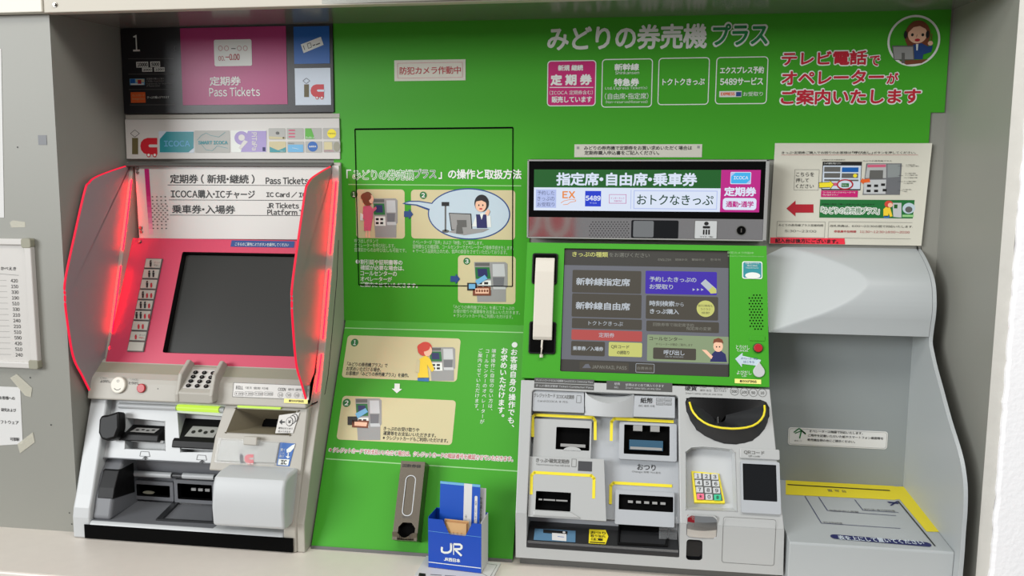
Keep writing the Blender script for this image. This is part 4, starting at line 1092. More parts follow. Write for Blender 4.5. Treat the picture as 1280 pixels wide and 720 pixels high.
N = -.0058
def gp(x0, y0, x1, y1, mt, n=0.0, rad=.0025):
    a = g(x0, y0); b = g(x1, y1); m.rect(RG, RG.rect(a[0], a[1], b[0], b[1], N), mt, N+n, rad)
def gtx(st, xl, yc, xr, hh, mt, bold=0.0):
    a = g(xl, yc); b = g(xr, yc); m.text(RG, st, a[0], a[1], b[0], hh/3.765, mt, N+.0012, bold)
m.rect(RG, (SR[0], RG.px(*g(243, 155), N)[1], SR[2], SR[3]), 'ui top', N+.0002)
m.rect(RG, (SR[0], SR[1], SR[2], RG.px(*g(232, 598), N)[1]), 'ui top', N+.0002)
gtx('きっぷの種類', 284, 104, 452, 24, 'ui lime', .02); gtx('をお選びください', 458, 107, 648, 20, 'ui faint')
for st, a, b in (('ENGLISH', 688, 748), ('简体中文', 768, 826), ('繁体中文', 846, 908), ('한국어', 934, 980)): gtx(st, a, 130, b, 11, 'ui faint')
for x0, y0, x1, y1, mt in ((284, 178, 608, 284, 'ui button'), (282, 288, 609, 398, 'ui button'), (282, 404, 611, 452, 'ui button'), (280, 458, 612, 506, 'ui red'), (278, 512, 437, 580, 'ui button'), (455, 517, 612, 584, 'ui lime'),
                           (628, 182, 964, 290, 'ui purple'), (630, 298, 970, 408, 'ui button'), (632, 416, 974, 466, 'ui button'), (636, 482, 1026, 606, 'ui pale'), (664, 543, 866, 597, 'ui button'), (318, 608, 550, 648, 'ui button')): gp(x0, y0, x1, y1, mt, .0004 if mt != 'ui button' or y0 != 543 else .0007)
gtx('新幹線指定席', 302, 232, 556, 36, 'ui white', .03); gtx('新幹線自由席', 300, 345, 556, 36, 'ui white', .03)
gtx('トクトクきっぷ', 360, 428, 522, 20, 'ui white'); gtx('定期券', 408, 484, 482, 22, 'ui white'); gtx('乗車券／入場券', 286, 546, 430, 20, 'ui white', .02)
gtx('QRコード', 466, 540, 552, 18, 'ui button', .02); gtx('の読取り', 494, 566, 552, 18, 'ui button', .02)
gtx('予約したきっぷの', 647, 221, 868, 24, 'ui white', .02); gtx('お受取り', 647, 256, 758, 24, 'ui white', .02)
for k in range(3): m.pxpoly(RG, [g(850+k*20, 265), g(862+k*20, 271), g(850+k*20, 277)], 'ui white', N+.0008)
m.pxpoly(RG, [g(x, y) for x, y in ((888, 242), (910, 222), (962, 268), (938, 290))], 'ui white', N+.0008); m.pxpoly(RG, [g(x, y) for x, y in ((925, 275), (945, 255), (962, 272), (962, 288), (935, 290))], 'ui lime', N+.001)
gtx('時刻検索', 647, 335, 765, 26, 'ui white', .02); gtx('から', 769, 340, 808, 18, 'ui white'); gtx('きっぷ購入', 649, 372, 786, 24, 'ui white', .02)
a = g(911, 361); m.ell(RG, a[0], a[1], 11.2, 10.6, 'ui lime', N+.0008); gtx('割引情報も', 876, 346, 946, 11, 'ui button'); gtx('ラクラク', 888, 363, 934, 11, 'ui button'); gtx('検索!', 892, 380, 930, 11, 'ui button')
gtx('回数券等で指定席予約', 664, 434, 856, 16, 'ui faint'); gtx('指定席の変更', 820, 453, 938, 16, 'ui faint')
gtx('コールセンター', 646, 500, 802, 18, 'ui button', .02); gtx('オペレーターが確認・ご案内します', 676, 527, 850, 12, 'ui button'); gtx('呼び出し', 714, 566, 812, 24, 'ui white', .02); gtx('Call for Assistance', 720, 585, 806, 7, 'ui white')
gtx('JAPAN RAIL PASS', 376, 634, 540, 16, 'ui faint', .02); m.pxpoly(RG, [g(x, y) for x, y in ((330, 640), (345, 622), (360, 620), (372, 640))], 'ui back', N+.0008)
a = g(582, 618); b = g(670, 660); r = RG.rect(a[0], a[1], b[0], b[1], N); m.rect(RG, r, 'ui button', N+.0005, .002); m.ringflat(RG, rr_pts(r, .002), .0007, 'ui white', N+.0008); gtx('自費表示', 590, 640, 660, 14, 'ui faint')
# hostess picture on the call button
m.pxpoly(RG, [g(x, y) for x, y in ((932, 610), (940, 575), (955, 560), (985, 560), (1005, 575), (1012, 612))], 'dark navy', N+.0008); a = g(970, 538); m.ell(RG, a[0], a[1], 6, 7, 'skin', N+.001)
m.pxpoly(RG, [g(x, y) for x, y in ((945, 525), (950, 505), (972, 498), (990, 506), (996, 525), (985, 520), (960, 518))], 'hair brown', N+.0012); m.pxpoly(RG, [g(x, y) for x, y in ((893, 553), (915, 555), (945, 585), (938, 598), (915, 575))], 'skin', N+.001)
a = g(958, 540); m.ell(RG, a[0]+1.2, a[1], .8, .9, 'print black', N+.0014); m.ell(RG, a[0]+5, a[1], .8, .9, 'print black', N+.0014)
m.build('touch_screen', rm)
# handset cradle, handset is a thing of its own
for x0, y0, x1, y1 in ((95, 100, 215, 245), (80, 420, 207, 572)):
    m = MB(); a = g(x0, y0); b = g(x1, y1); r = RG.rect(a[0], a[1], b[0], b[1]); m.block(RG, r, 0, .004, 'black', .005); m.rect(RG, grow(r, -.003), 'matt black', .0045, .003)
    m.build('handset_cradle', rm, bevel=.001)
hs = thing('telephone_handset', RG.P(*RG.px(680, 372), .01), 'cream telephone handset hanging in the black cradle left of the touch screen', 'telephone')
m = MB(); a = g(104, 118); b = g(194, 505); r = RG.rect(a[0], a[1], b[0], b[1], .014)
pr_h = [(0, .008), (.006, .012), (.03, .0145), ((r[3]-r[1])-.03, .0145), ((r[3]-r[1])-.006, .012), ((r[3]-r[1]), .009), ((r[3]-r[1]), .0052), (0, .0052)]
m.solid([RG.P(r[0], r[1]+v, n) for v, n in pr_h], [RG.P(r[2], r[1]+v, n) for v, n in pr_h], 'handset'); m.build('body', hs, bevel=.003, seg=3)
m = MB(); a = RG.px(*g(142, 508), .012); b = RG.px(*g(138, 580), .006); m.tube([RG.P(*a, .012), RG.P((a[0]*.6+b[0]*.4), (a[1]*.5+b[1]*.5), .012), RG.P(*b, .006)], .0022, 'handset', 10); m.tube([RG.P(b[0], b[1]+.002, .006), RG.P(b[0], b[1]-.004, .005)], .0038, 'handset', 10); m.build('cord', hs, smooth=True)
# right-hand controls
m = MB()
a = g(1083, 138); b = g(1178, 220); r = RG.rect(a[0], a[1], b[0], b[1]); m.block(RG, r, 0, .0012, 'print white', .004); m.rect(RG, grow(r, -.002), 'teal', .0016, .003)
a = g(1133, 205); m.ell(RG, a[0], a[1], 9.5, 4.2, 'print white', .002); a = g(1130, 152); 
for k, st in enumerate(('抗菌・抗ウイルス', '加工済み')): m.text(RG, st, *g(1098+k*8, 147+k*11), g(1164-k*8, 0)[0], 2.2, 'print white', .002)
m.text(RG, 'Touch here', *g(1100, 168), g(1160, 0)[0], 1.6, 'print white', .002)
m.build('coating_sticker', rm)
m = MB(); m.text(RG, '防犯カメラ作動中', *g(1015, 97), g(1137, 0)[0], 3, 'line green', .0006); m.text(RG, 'Security Camera in Operation', *g(1015, 113), g(1185, 0)[0], 2, 'line green', .0006)
m.text(RG, 'とりけし', *g(1055, 541), g(1118, 0)[0], 5, 'print white', .0006); m.text(RG, 'Cancel', *g(1060, 556), g(1112, 0)[0], 3, 'print white', .0006); m.text(RG, 'よびだし', *g(1058, 660), g(1127, 0)[0], 5, 'print white', .0006); m.text(RG, 'Call', *g(1082, 675), g(1104, 0)[0], 3, 'print white', .0006); m.build('control_lettering', rm)
m = MB()
for j in range(13):
    for k in range(5 if j % 2 else 4):
        if j in (0, 12) and k in (0, 4): continue
        x = 1116+k*14.5+(0 if j % 2 else 7)+j*.5; y = 297+j*13.3; m.flat(RG, circ(*RG.px(*g(x, y)), .0016, seg=8), 'matt black', .0005)
m.build('side_speaker', rm)
m = MB(); a = g(1118, 490); b = g(1190, 511); m.block(RG, RG.rect(a[0], a[1], b[0], b[1]), 0, .0015, 'green', .001); m.build('sensor_window', rm, bevel=.0004)
def button(nm, cx, cy, rpx, mt, drop=False):
    m = MB(); a = g(cx, cy); u, v = RG.px(*a); k = RG.scale(*a)*rpx
    if drop: pts = [(u+k*math.cos(math.radians(q)), v+k*math.sin(math.radians(q))) for q in range(-215, 36, 10)]+[(u, v+k*1.75)]; m.ext(RG, pts, 0, .004, mt)
    else: m.ext(RG, circ(u, v, k*1.25, seg=28), 0, .0015, 'dark green'); m.ext(RG, circ(u, v, k, seg=28), .0015, .006, mt)
    m.build(nm, rm, bevel=.001)
button('cancel_button', 1157, 546, 5.3, 'button red'); button('call_button', 1161, 657, 7.3, 'machine light', True)
m = MB(); m.pxpoly(RG, [g(x, y) for x, y in ((1050, 597), (1085, 568), (1085, 582), (1172, 602), (1160, 630), (1082, 620), (1082, 636))], 'sign pale', .001)
m.pxpoly(RG, [g(x, y) for x, y in ((1052, 597), (1083, 572), (1083, 585), (1168, 605), (1158, 627), (1080, 617), (1080, 631))], 'bubble blue', .0013); m.text(RG, 'オペレーター呼出', *g(1078, 594), g(1156, 0)[0], 2.6, 'navy', .0018); m.text(RG, 'はこちら', *g(1090, 610), g(1140, 0)[0], 2.6, 'navy', .0018); m.build('arrow_sticker', rm)
m = MB(); a = g(1048, 690); b = g(1172, 711); m.rect(RG, RG.rect(a[0], a[1], b[0], b[1]), 'pale yellow', .001); m.text(RG, '新500円対応', *g(1072, 701), g(1152, 0)[0], 3.4, 'print black', .0014, .03); m.build('yellow_sticker', rm)

# ---- lower housing with its open slot bay
LbB = (Vector((-.158, 1.127))-Vector((YB, ZBEND))).length
nTL = RB.px(664.8, 486.8); nTR = RB.px(848.5, 494.5); nL = on_y(658.5, 640, YB).x; nR = on_y(850.5, 650, YB).x
XB1 = .314
lipL = RV.px(657, 684)[1]; lipR = RV.px(849.5, 697)[1]; lip = (lipL+lipR)/2
vT = (nTL[1]+nTR[1])/2
kpO = [RB.px(x, y) for x, y in ((857.5, 636.5), (921.0, 639), (918.5, 566), (914, 561.8), (900, 559.8), (878, 558.4), (864, 559.5), (857, 565))]
dishO = [RB.px(x, y) for x, y in ((857.2, 503), (859, 498.5), (864, 496.8), (905, 498.2), (950, 500.2), (957, 503), (960.8, 510), (960.8, 520), (956, 536), (940, 550.5), (920, 555), (905, 554), (892.5, 550), (871, 537.5), (858.7, 514.5))]
kb = [(u, max(v, -LbB+.0012)) for u, v in kpO]
m = MB()
m.plate(RB, [(RX0+.001, 0), (RX0+.005, -LbB), (nL, -LbB), (nTL[0]+.001, vT-.004), (nTL[0]+.005, vT), (nTR[0]-.005, vT), (nTR[0]-.001, vT-.004), (nR, -LbB), (XB1, -LbB), (RX1+.004, 0)],
        [(dishO, .03, 'tray black', 'matt black', .6), (kb, .022, 'machine light', 'machine light', .93)], 0, .10, 'machine grey')
m.build('housing', rm, bevel=.0015)
mi = RV.rect(858.2, 643.2, 896.4, 671.5); bw = RV.rect(857.9, 674, 878, 699.5)
m = MB()
m.plate(RV, [(RX0+.005, 0), (RX0+.006, -.0895), (XB1+.002, -.0895), (XB1, 0), (nR, 0), (nR-.0, lip), (nL+.0, lip), (nL, 0)],
        [(rr_pts(mi, .007), .004, 'machine light', 'pale grey print', .98), (rr_pts(bw, .006), .008, 'black', 'dark glass', .97)], 0, .10, 'machine grey')
m.block(RV, (RX0+.012, -.1108, XB1-.004, -.089), -.10, -.02, 'print grey')
m.build('lower_housing', rm, bevel=.0015)
m = MB(); r = RV.rect(903, 645.5, 969, 703); m.ringflat(RV, rr_pts(r, .005), .0007, 'print grey', .0005); m.build('service_cover', rm)
m = MB(); vs = []; fs = []; nn_ = 16; rr_ = grow(mi, -.0012)
for j in range(nn_+1):
    for i in range(nn_+1):
        a = 2*i/nn_-1; b = 2*j/nn_-1; u = (rr_[0]+rr_[2])/2+a*(rr_[2]-rr_[0])/2; v = (rr_[1]+rr_[3])/2+b*(rr_[3]-rr_[1])/2
        vs.append(RV.P(u, v, -.0015+.0065*(1-.5*a*a-.5*b*b)))
for j in range(nn_):
    for i in range(nn_): k = j*(nn_+1)+i; fs.append((k, k+1, k+nn_+2, k+nn_+1))
m.faces(vs, fs, 'mirror'); m.build('convex_mirror', rm, smooth=True)
# bay interior
bk = -.034
m = MB()
wl = (nTL[0]+.0005); 
m.ext(RB, [(nTL[0]-.004, vT+.004), (nTR[0]+.004, vT+.004), (nR+.006, -LbB), (nL-.006, -LbB)], -.09, bk, 'machine blue grey')
m.block(RV, (nL-.006, lip-.004, nR+.006, 0), -.099, -.060, 'machine blue grey')
m.build('slot_bay', rm)
def rb(x0, y0, x1, y1, n): return RB.rect(x0, y0, x1, y1, n)
m = MB(); N1 = -.006
m.ext(RB, [RB.px(x, y, N1) for x, y in ((666.5, 488), (730, 490.5), (730, 516), (665.5, 513.5))], bk, N1, 'machine blue grey')
m.text(RB, 'クレジットカード', 667.5, 493.8, 694, 5.2, 'print grey', N1+.0006, .01); m.text(RB, 'ICOCA定期券', 695.5, 495.5, 718, 5.2, 'print grey', N1+.0006, .01); m.text(RB, 'Card・ICOCA 卡 카드', 672, 501, 710, 2.8, 'print grey', N1+.0006)
r = rb(720.5, 494.2, 726.5, 503.5, N1); m.ringflat(RB, rr_pts(r, .001), .0007, 'print grey', N1+.0006); m.build('card_label', rm, bevel=.0015)
m = MB(); m.ext(RB, [RB.px(x, y, N1) for x, y in ((793, 494.3), (843.5, 496), (843.5, 522.5), (792, 520.5))], bk, N1, 'machine blue grey')
m.text(RB, '紙幣', 800.5, 500.3, 816, 7, 'print black', N1+.0006, .02); m.text(RB, 'Bill 纸币 지폐', 798.5, 507, 818, 2.8, 'print grey', N1+.0006)
for a in (0, 1):
    for b in (0, 1):
        r = rb(820.2+a*10.2, 497.5+b*5, 829.2+a*10.2, 501.3+b*5, N1); m.ringflat(RB, rr_pts(r, 0), .0006, 'print grey', N1+.0006); m.text(RB, ('1000', '2000', '5000', '10000')[a*2+b], 821.2+a*10.2, 499.6+b*5+a*.3, 828.3+a*10.2, 1.8, 'print grey', N1+.0006)
m.build('bill_label', rm, bevel=.0015)
# rounded lip between the two labels
m = MB(); uL = RB.px(731, 500, 0)[0]; uR = RB.px(792.5, 505, 0)[0]; rows = []
vA = RB.px(735, 489.5, 0)[1]; vBm = RB.px(760, 521, 0)[1]
top = []; bot = []; bkt = []; bkb = []
for k in range(17):
    t = k/16; u = uL+(uR-uL)*t; s_ = math.sin(math.pi*t); n_ = -.004+.018*s_**.8
    top.append(RB.P(u, vA-.024*s_**.7, n_)); bot.append(RB.P(u, vBm+.003*(1-s_), -.012+.014*s_)); bkt.append(RB.P(u, vA-.006*s_, bk+.02)); bkb.append(RB.P(u, vBm+.003, bk))
vs = top+bot+bkb+bkt; fs = []
for k in range(16):
    for r0, r1 in ((0, 1), (1, 2), (2, 3), (3, 0)): fs.append((r0*17+k, r1*17+k, r1*17+k+1, r0*17+k+1))
fs += [(0, 51, 34, 17), (16, 33, 50, 67)]
m.faces(vs, fs, 'machine light'); m.build('finger_lip', rm, smooth=True)
def slot_module(nm, blk, n, hole, depth, extra=None, body='machine grey'):
    m = MB(); r = rb(*blk, n); hr_ = rb(*hole, n)
    m.plate(RB, rr_pts(r, .003), [(rr_pts(hr_, .0015), depth, 'black', 'matt black', .97)], n, n-bk+.002, body)
    o = m.build(nm, rm, bevel=.0012)
    if extra:
        e = MB(); extra(e, n, hr_); e.build('slot_mouth', o)
    return o
def yellowU(pts, n, w=.0058):
    m = MB(); P = [Vector(RB.px(x, y, n)) for x, y in pts]
    for k in range(len(P)-1): m.lineuv(RB, P[k]+(P[k]-P[k+1]).normalized()*w*.3, P[k+1]+(P[k+1]-P[k]).normalized()*w*.3, w, 'yellow', n+.0006)
    m.build('yellow_guide', rm)
def ex_card(e, n, r):
    w = r[2]-r[0]; h = r[3]-r[1]; e.block(RB, (r[0]+w*.14, r[1]+h*.14, r[2]-w*.12, r[1]+h*.27), n-.012, n-.003, 'pale grey print'); e.flat(RB, circ(r[0]+w*.5, r[1]-.001, w*.26, h*.16, 16, 0, 180), 'machine grey', n+.0015)
def ex_bill(e, n, r):
    w = r[2]-r[0]; h = r[3]-r[1]; e.block(RB, (r[0]+w*.12, r[1]+h*.16, r[2]-w*.14, r[1]+h*.50), n-.014, n-.006, 'deep teal'); e.block(RB, (r[0]+w*.14, r[1]+h*.17, r[2]-w*.16, r[1]+h*.26), n-.012, n-.005, 'pale grey print')
    for k in (.2, .58): e.block(RB, (r[0]+w*k, r[3]-h*.2, r[0]+w*(k+.2), r[3]), n-.01, n-.001, 'pale grey print')
N2 = -.018
slot_module('card_reader', (667, 523, 739, 572, ), N2, (695, 533.5, 737, 561.5), .014, ex_card)
slot_module('bill_reader', (774, 527, 846, 573.5), N2, (780, 530.5, 837, 567), .014, ex_bill, 'machine blue grey')
yellowU([(666, 545), (666, 521), (669, 518.5), (741, 522), (744, 526), (744, 549)], N2+.001)
yellowU([(764, 550), (764.5, 527), (768, 523.5), (841, 527)], N2+.001)
# lower left module stands further out
N3 = -.008
m = MB(); PB = [RB.px(x, y, N3) for x, y in ((662, 570.5), (755, 574), (757.5, 660.5), (659.5, 655))]
PB = [(u, max(v, -LbB-.004)) for u, v in PB]
hr_ = rb(669.5, 613.5, 713.5, 637, N3)
m.plate(RB, PB, [(rr_pts(hr_, .0015), .016, 'black', 'matt black', .97)], N3, .05, 'machine grey'); tm = m.build('ticket_outlet', rm, bevel=.003, seg=3)
e = MB(); w = hr_[2]-hr_[0]; h = hr_[3]-hr_[1]
for a, b in ((.08, .18), (.22, .55), (.58, .9)): e.block(RB, (hr_[0]+w*a, hr_[1]+h*.52, hr_[0]+w*b, hr_[1]+h*.60), N3-.014, N3-.004, 'pale grey print')
e.build('slot_mouth', tm)
m = MB(); m.ext(RB, [(hr_[0]-.003, hr_[1]-.001), (hr_[2]+.001, hr_[1]-.001), (hr_[2]+.022, -LbB-.002), (hr_[0]-.004, -LbB-.002)], N3-.004, N3+.0035, 'machine grey'); m.build('chute', tm, bevel=.0025)
m = MB(); m.text(RB, 'きっぷ・磁気定期券', 670, 575, 712, 5.5, 'print grey', N3+.0006, .015); m.text(RB, 'Ticket・Commuter Pass 车票 승차권', 670, 580.3, 712, 2.4, 'print grey', N3+.0006)
r = rb(714.5, 573.5, 720.5, 583.5, N3); m.ringflat(RB, rr_pts(r, 0), .0007, 'print grey', N3+.0006); m.build('ticket_lettering', rm)
m = MB(); m.block(RB, rb(722.6, 576.2, 740, 588.5, N3), N3, N3+.0006, 'cavity dark'); m.build('metal_plate', rm)
yellowU([(664, 617), (664.5, 594), (668, 590.5), (739, 594.5), (742.5, 598), (742, 622)], N3)
m = MB(); m.text(RB, 'おつり', 796.5, 583.5, 819.5, 7.5, 'print black', bk+.0006, .015); m.text(RB, 'Change 找零 거스름돈', 790, 589.5, 826, 2.8, 'print grey', bk+.0006); m.build('change_lettering', rm)
yellowU([(763, 629), (763.5, 607), (767, 603.5), (839, 607.5)], bk+.001)
def ex_chg(e, n, r):
    w = r[2]-r[0]; h = r[3]-r[1]
    for k in range(5): e.block(RB, (r[0]+w*(.17+.15*k), r[1]+h*.46, r[0]+w*(.26+.15*k), r[1]+h*.62), n-.01, n-.002, 'pale grey print')
slot_module('change_outlet', (769, 612, 843, 655), bk+.010, (773.5, 617.5, 841.5, 636.5), .0085, ex_chg, 'machine blue grey')
# dark tray along the bottom of the bay
ytray = -.222
zb_ = on_y(672, 657, ytray).z; zl = ZBEND+lip
TY = Plane(ytray, zb_, YB-.001, zl+.012)
m = MB(); m.prism([(ytray+.02, zb_+.001), (ytray, zb_), (YB+.003, zl+.013), (YB-.001, zl+.009), (YB-.001, zl+.0005), (ytray+.02, zl+.0005)], nL+.001, nR-.001, 'tray black'); ty = m.build('change_tray', rm, bevel=.001)
m = MB(); m.pxpoly(TY, [(668.5, 660.5), (719.5, 663.5), (719.2, 678), (667, 674.8)], 'slate blue', .0008); m.pxpoly(TY, [(679, 661.5), (709.5, 664), (709, 668.5), (679, 666)], 'print black', .0012); m.pxpoly(TY, [(690, 666), (708, 667.5), (708, 676.5), (690, 675)], 'white paper', .0014); m.ell(TY, 705, 665.3, 1.8, 1.6, 'white paper', .0016); m.line(TY, 697, 670.5, 705, 671.3, .0012, 'sign blue', .0018); m.build('blue_sticker', ty)
m = MB(); m.pxpoly(TY, [(736.5, 661.5), (757, 662.5), (760.5, 670.5), (757, 680.3), (735.8, 679)], 'yellow', .0008)
for k, st in enumerate(('おつり', '取り忘れ', '注意')): m.text(TY, st, 738.2, 665.4+k*4.1, 757-(3 if k == 2 else 0), 3.4, 'print black', .0014, .02)
m.pxpoly(TY, [(737.5, 676.8), (756.5, 678), (756.2, 679.3), (737.3, 678)], 'print black', .0014); m.build('yellow_sticker', ty)
m = MB(); m.plate(TY, [TY.px(x, y) for x, y in ((773, 656.5), (838, 659.5), (835, 684), (772, 681))], [([TY.px(x, y) for x, y in ((775, 658), (836, 661), (832, 682), (774, 679))], .008, 'matt black', 'dark glass', .92)], .003, .004, 'black'); m.build('coin_cup', ty)
# clear guard at the right end of the tray
m = MB(); gx0 = on_y(824, 670, -.24).x; gx1 = nR-.003
c0z = zb_+.018
arc = [(ytray-.004+.0*math.cos(t), 0) for t in (0,)]
pr_g = [(-.205, zb_+.004)]+[(-.222-.016*math.cos(math.radians(q)), zb_+.022+.020*math.sin(math.radians(q))) for q in range(140, -41, -20)]+[(-.238, zb_-.004)]
inn = [(y+.0018*(1 if y < -.222 else -1), z-.0015) for y, z in pr_g]
for a, b in ((gx0, gx0+.0018), (gx1-.0018, gx1)): m.prism(pr_g, a, b, 'clear plastic')
for k in range(len(pr_g)-1): m.solid([(gx0, *pr_g[k]), (gx0, *pr_g[k+1]), (gx0, *inn[k+1]), (gx0, *inn[k])], [(gx1, *pr_g[k]), (gx1, *pr_g[k+1]), (gx1, *inn[k+1]), (gx1, *inn[k])], 'clear plastic')
m.build('clear_guard', rm)
# dark labels over the bay
m = MB(); m.block(RB, rb(668, 472, 742.6, 478, 0), 0, .0006, 'label grey'); m.text(RB, 'クレジットカード・ICOCA定期券 Card・ICOCA Commuter Pass', 670, 475, 741, 2.8, 'machine light', .0012); m.build('dark_label', rm)
m = MB(); m.block(RB, rb(667.7, 478.8, 742.3, 484.8, 0), 0, .0006, 'label grey'); m.text(RB, 'きっぷ・磁気定期券 Ticket・Commuter Pass', 670, 481.8, 741, 2.8, 'machine light', .0012); m.build('dark_label', rm)
m = MB(); m.block(RB, rb(758.2, 475.9, 840.3, 487, 0), 0, .0006, 'label grey'); m.text(RB, '紙幣', 768, 479.7, 775, 3.4, 'machine light', .0012); m.text(RB, 'Bill', 768, 484, 773, 2.4, 'machine light', .0012); m.text(RB, '紙幣はまとめて挿入できます', 782, 480.8, 830, 3.4, 'machine light', .0012); m.text(RB, 'Insert some bills at one time', 782, 484.6, 826, 2.4, 'machine light', .0012); m.build('dark_label', rm)
# coin inlet heading
m = MB(); m.text(RB, '硬貨', 856, 485, 871, 6.4, 'print black', .0006, .02); m.text(RB, 'Coin', 875, 483.6, 883, 2.6, 'print grey', .0006); m.text(RB, '硬币 동전', 875, 487.8, 889, 2.6, 'print grey', .0006)
m.text(RB, '硬貨はまとめて', 892, 485.2, 910, 2.6, 'print grey', .0006); m.text(RB, '投入できます', 892.5, 488.2, 908, 2.6, 'print grey', .0006); m.text(RB, 'Insert some coins at one time', 857, 491.3, 903, 2.2, 'print grey', .0006)
for k, (x, y, st) in enumerate(((918, 489, '500'), (930.4, 490, '100'), (941.5, 490.7, '50'), (952.9, 491, '10'))):
    c = RB.px(x, y); q = RB.scale(x, y); m.ringflat(RB, circ(*c, 5.4*q, seg=26), .0008, 'print grey', .0006); w = 3.6 if len(st) == 3 else 2.4; m.text(RB, st, x-w, y, x+w, 3.4, 'print grey', .0008, .03)
m.build('coin_lettering', rm)
# half-moon coin dish
low = [(857.4, 503), (858.0, 510), (858.7, 514.5), (863, 526), (871, 537.5), (881, 545), (892.5, 550.2), (905, 554), (920, 555.2), (931, 553.8), (940, 550.8), (949, 544.5), (956, 536), (959.5, 528), (960.8, 519), (960.8, 510), (958, 503.5)]
rim = [(861.9, 503), (864.5, 511.5), (867, 516), (872.5, 522.5), (880, 528), (886, 531), (893, 533.2), (902.5, 535), (915, 535.9), (924, 535.6), (933, 534.4), (941, 532.2), (947, 528.8), (951.5, 524.5), (954.6, 519.5), (956, 513), (955.6, 507)]
def ipts(p, n): return [RB.P(*RB.px(x, y, n), n) for x, y in p]
O_ = ipts(low, .0004); NR = [.004+.020*math.sin(math.pi*min(max(k/16, 0), 1))**.6 for k in range(17)]
R_ = [RB.P(*RB.px(x, y, n), n) for (x, y), n in zip(rim, NR)]
cx_, cy_ = 898, 524
R2 = [RB.P(*RB.px(x+(905-x)*.05, y+(518-y)*.08-.5, n), n-.001) for (x, y), n in zip(rim, NR)]
I_ = [RB.P(*RB.px(cx_+(x-cx_)*.16, cy_+(y-cy_)*.3, -.012), -.012) for x, y in rim]
m = MB(); vs = O_+R_+R2+I_; fs = []
for k in range(16):
    for a in range(3): fs.append((a*17+k, a*17+k+1, (a+1)*17+k+1, (a+1)*17+k))
m.faces(vs, fs, 'tray black')
tp = ipts([(857.4, 503), (861, 497.5), (905, 498.2), (952, 500.5), (958, 503.5)], .0006)
bkp = RB.P(*RB.px(cx_, 514, -.014), -.014)
m.faces([O_[0], *tp, O_[-1], R2[-1], I_[-1], I_[8], I_[0], R2[0]], [(0, 1, 2, 9, 10, 11), (2, 3, 9), (3, 4, 8, 9), (4, 5, 6, 7, 8)], 'black')
dish = m.build('coin_dish', rm, smooth=True)
m = MB(); P = [RB.P(*RB.px(x, y, n+.002), n+.002) for (x, y), n in zip(rim, NR)]
m.tube(P, .0021, 'yellow', 8); m.build('yellow_rim', dish, smooth=True)
m = MB(); m.block(RB, rb(895, 522, 897.3, 534, -.006), -.02, -.004, 'black'); m.line(RB, 897.4, 521, 898, 532, .0006, 'pale grey print', -.003); m.build('coin_gate', dish)
# number pad in its arched recess
NK = -.0215
m = MB(); KP4 = [(864, 588.5), (899, 592), (906.5, 629), (868.2, 628)]
q4 = [RB.P(*RB.px(x, y, n), n) for (x, y), n in zip(KP4, (-.020, -.020, -.010, -.010))]
KQ = Plane.frame(q4[3], q4[2]-q4[3], q4[0]-q4[3])
def kq(x, y):
    return KQ.px(x, y)
pp = [kq(x, y) for x, y in KP4]; m.ext(KQ, pp, -.012, 0, 'yellow'); kpd = m.build('number_pad', rm, bevel=.001)
m = MB(); m.ext(KQ, [kq(x, y) for x, y in ((867, 590.8), (896.8, 593.8), (903.5, 626), (871, 624.6))], 0, .0006, 'print grey'); m.build('pad_plate', kpd)
labs = '123456789*0#'
for j in range(4):
    for k in range(3):
        x = 872+k*10.6+j*1.15; y = 595.4+j*8.55+k*.6; u, v = kq(x, y); kk = KQ.scale(x, y)
        c = 'button pink' if (j, k) == (3, 0) else 'button green' if (j, k) == (3, 2) else 'machine light'
        m = MB(); m.ext(KQ, rr_pts((u-4.3*kk, v-3.6*kk, u+4.3*kk, v+3.6*kk), .0014), .0006, .004, c)
        ch = labs[j*3+k]; s = 1.5*kk if ch == '1' else 1.9*kk; m.textfit(KQ, ch, (u-s, v-2.3*kk, u+s, v+2.3*kk), 'print black', .0046, .03); m.build('key', kpd, label={'*': 'pink star key', '#': 'green hash key'}.get(ch))
# code reader
m = MB(); r = rb(924.5, 560, 974.3, 573, 0); m.ext(RB, rr_pts(r, .003), 0, .004, 'machine grey'); m.text(RB, 'QRコード', 930, 565.4, 955.5, 5, 'print grey', .0048, .015); m.text(RB, 'QR code', 935.5, 570, 950, 2.8, 'print grey', .0048); m.build('reader_label', rm, bevel=.0015)
m = MB(); gl_ = rb(928.8, 579.3, 970.8, 624.8, .006); fr_ = rb(926.3, 575.5, 975.5, 640.5, .006)
m.plate(RB, rr_pts(fr_, .003), [(gl_ and rr_pts(gl_, .001), .004, 'black', 'dark glass', .99)], .006, .0065, 'machine blue grey'); m.build('code_reader', rm, bevel=.0015)

# ================================================================== SHEETS AND STICKERS ON THE FASCIA
NT = Plane(-.0062, 1.876, -.0062, 1)
m = MB(); m.block(NT, NT.rect(493, 75.5, 582, 101.5), 0, .0006, 'paper'); r = NT.rect(497, 79, 578.3, 98); m.ringflat(NT, rr_pts(r, 0), .0006, 'suit pink', .001)
m.text(NT, '防犯カメラ作動中', 499.5, 88.5, 576, 9.5, 'deep red', .001, .01)
tag(m.build('notice_sticker'), 'small white sticker with red lettering high on the green panel over the hatch', 'sticker')
m = MB(); m.block(NT, NT.rect(718, 180.5, 877.5, 196.5), 0, .0006, 'paper')
m.text(NT, 'みどりの券売機で定期券をお買い求めいただく場合は', 730, 185, 865, 5.2, 'print black', .001, .015); m.text(NT, '定期券購入申込書をご記入ください。', 730.5, 191, 824, 5.2, 'print black', .001, .015)
for x, y in ((722.5, 184.8), (873, 183.8)): m.rect(NT, NT.rect(x-1.6, y-1.6, x+1.6, y+1.6), 'pale grey print', .001)
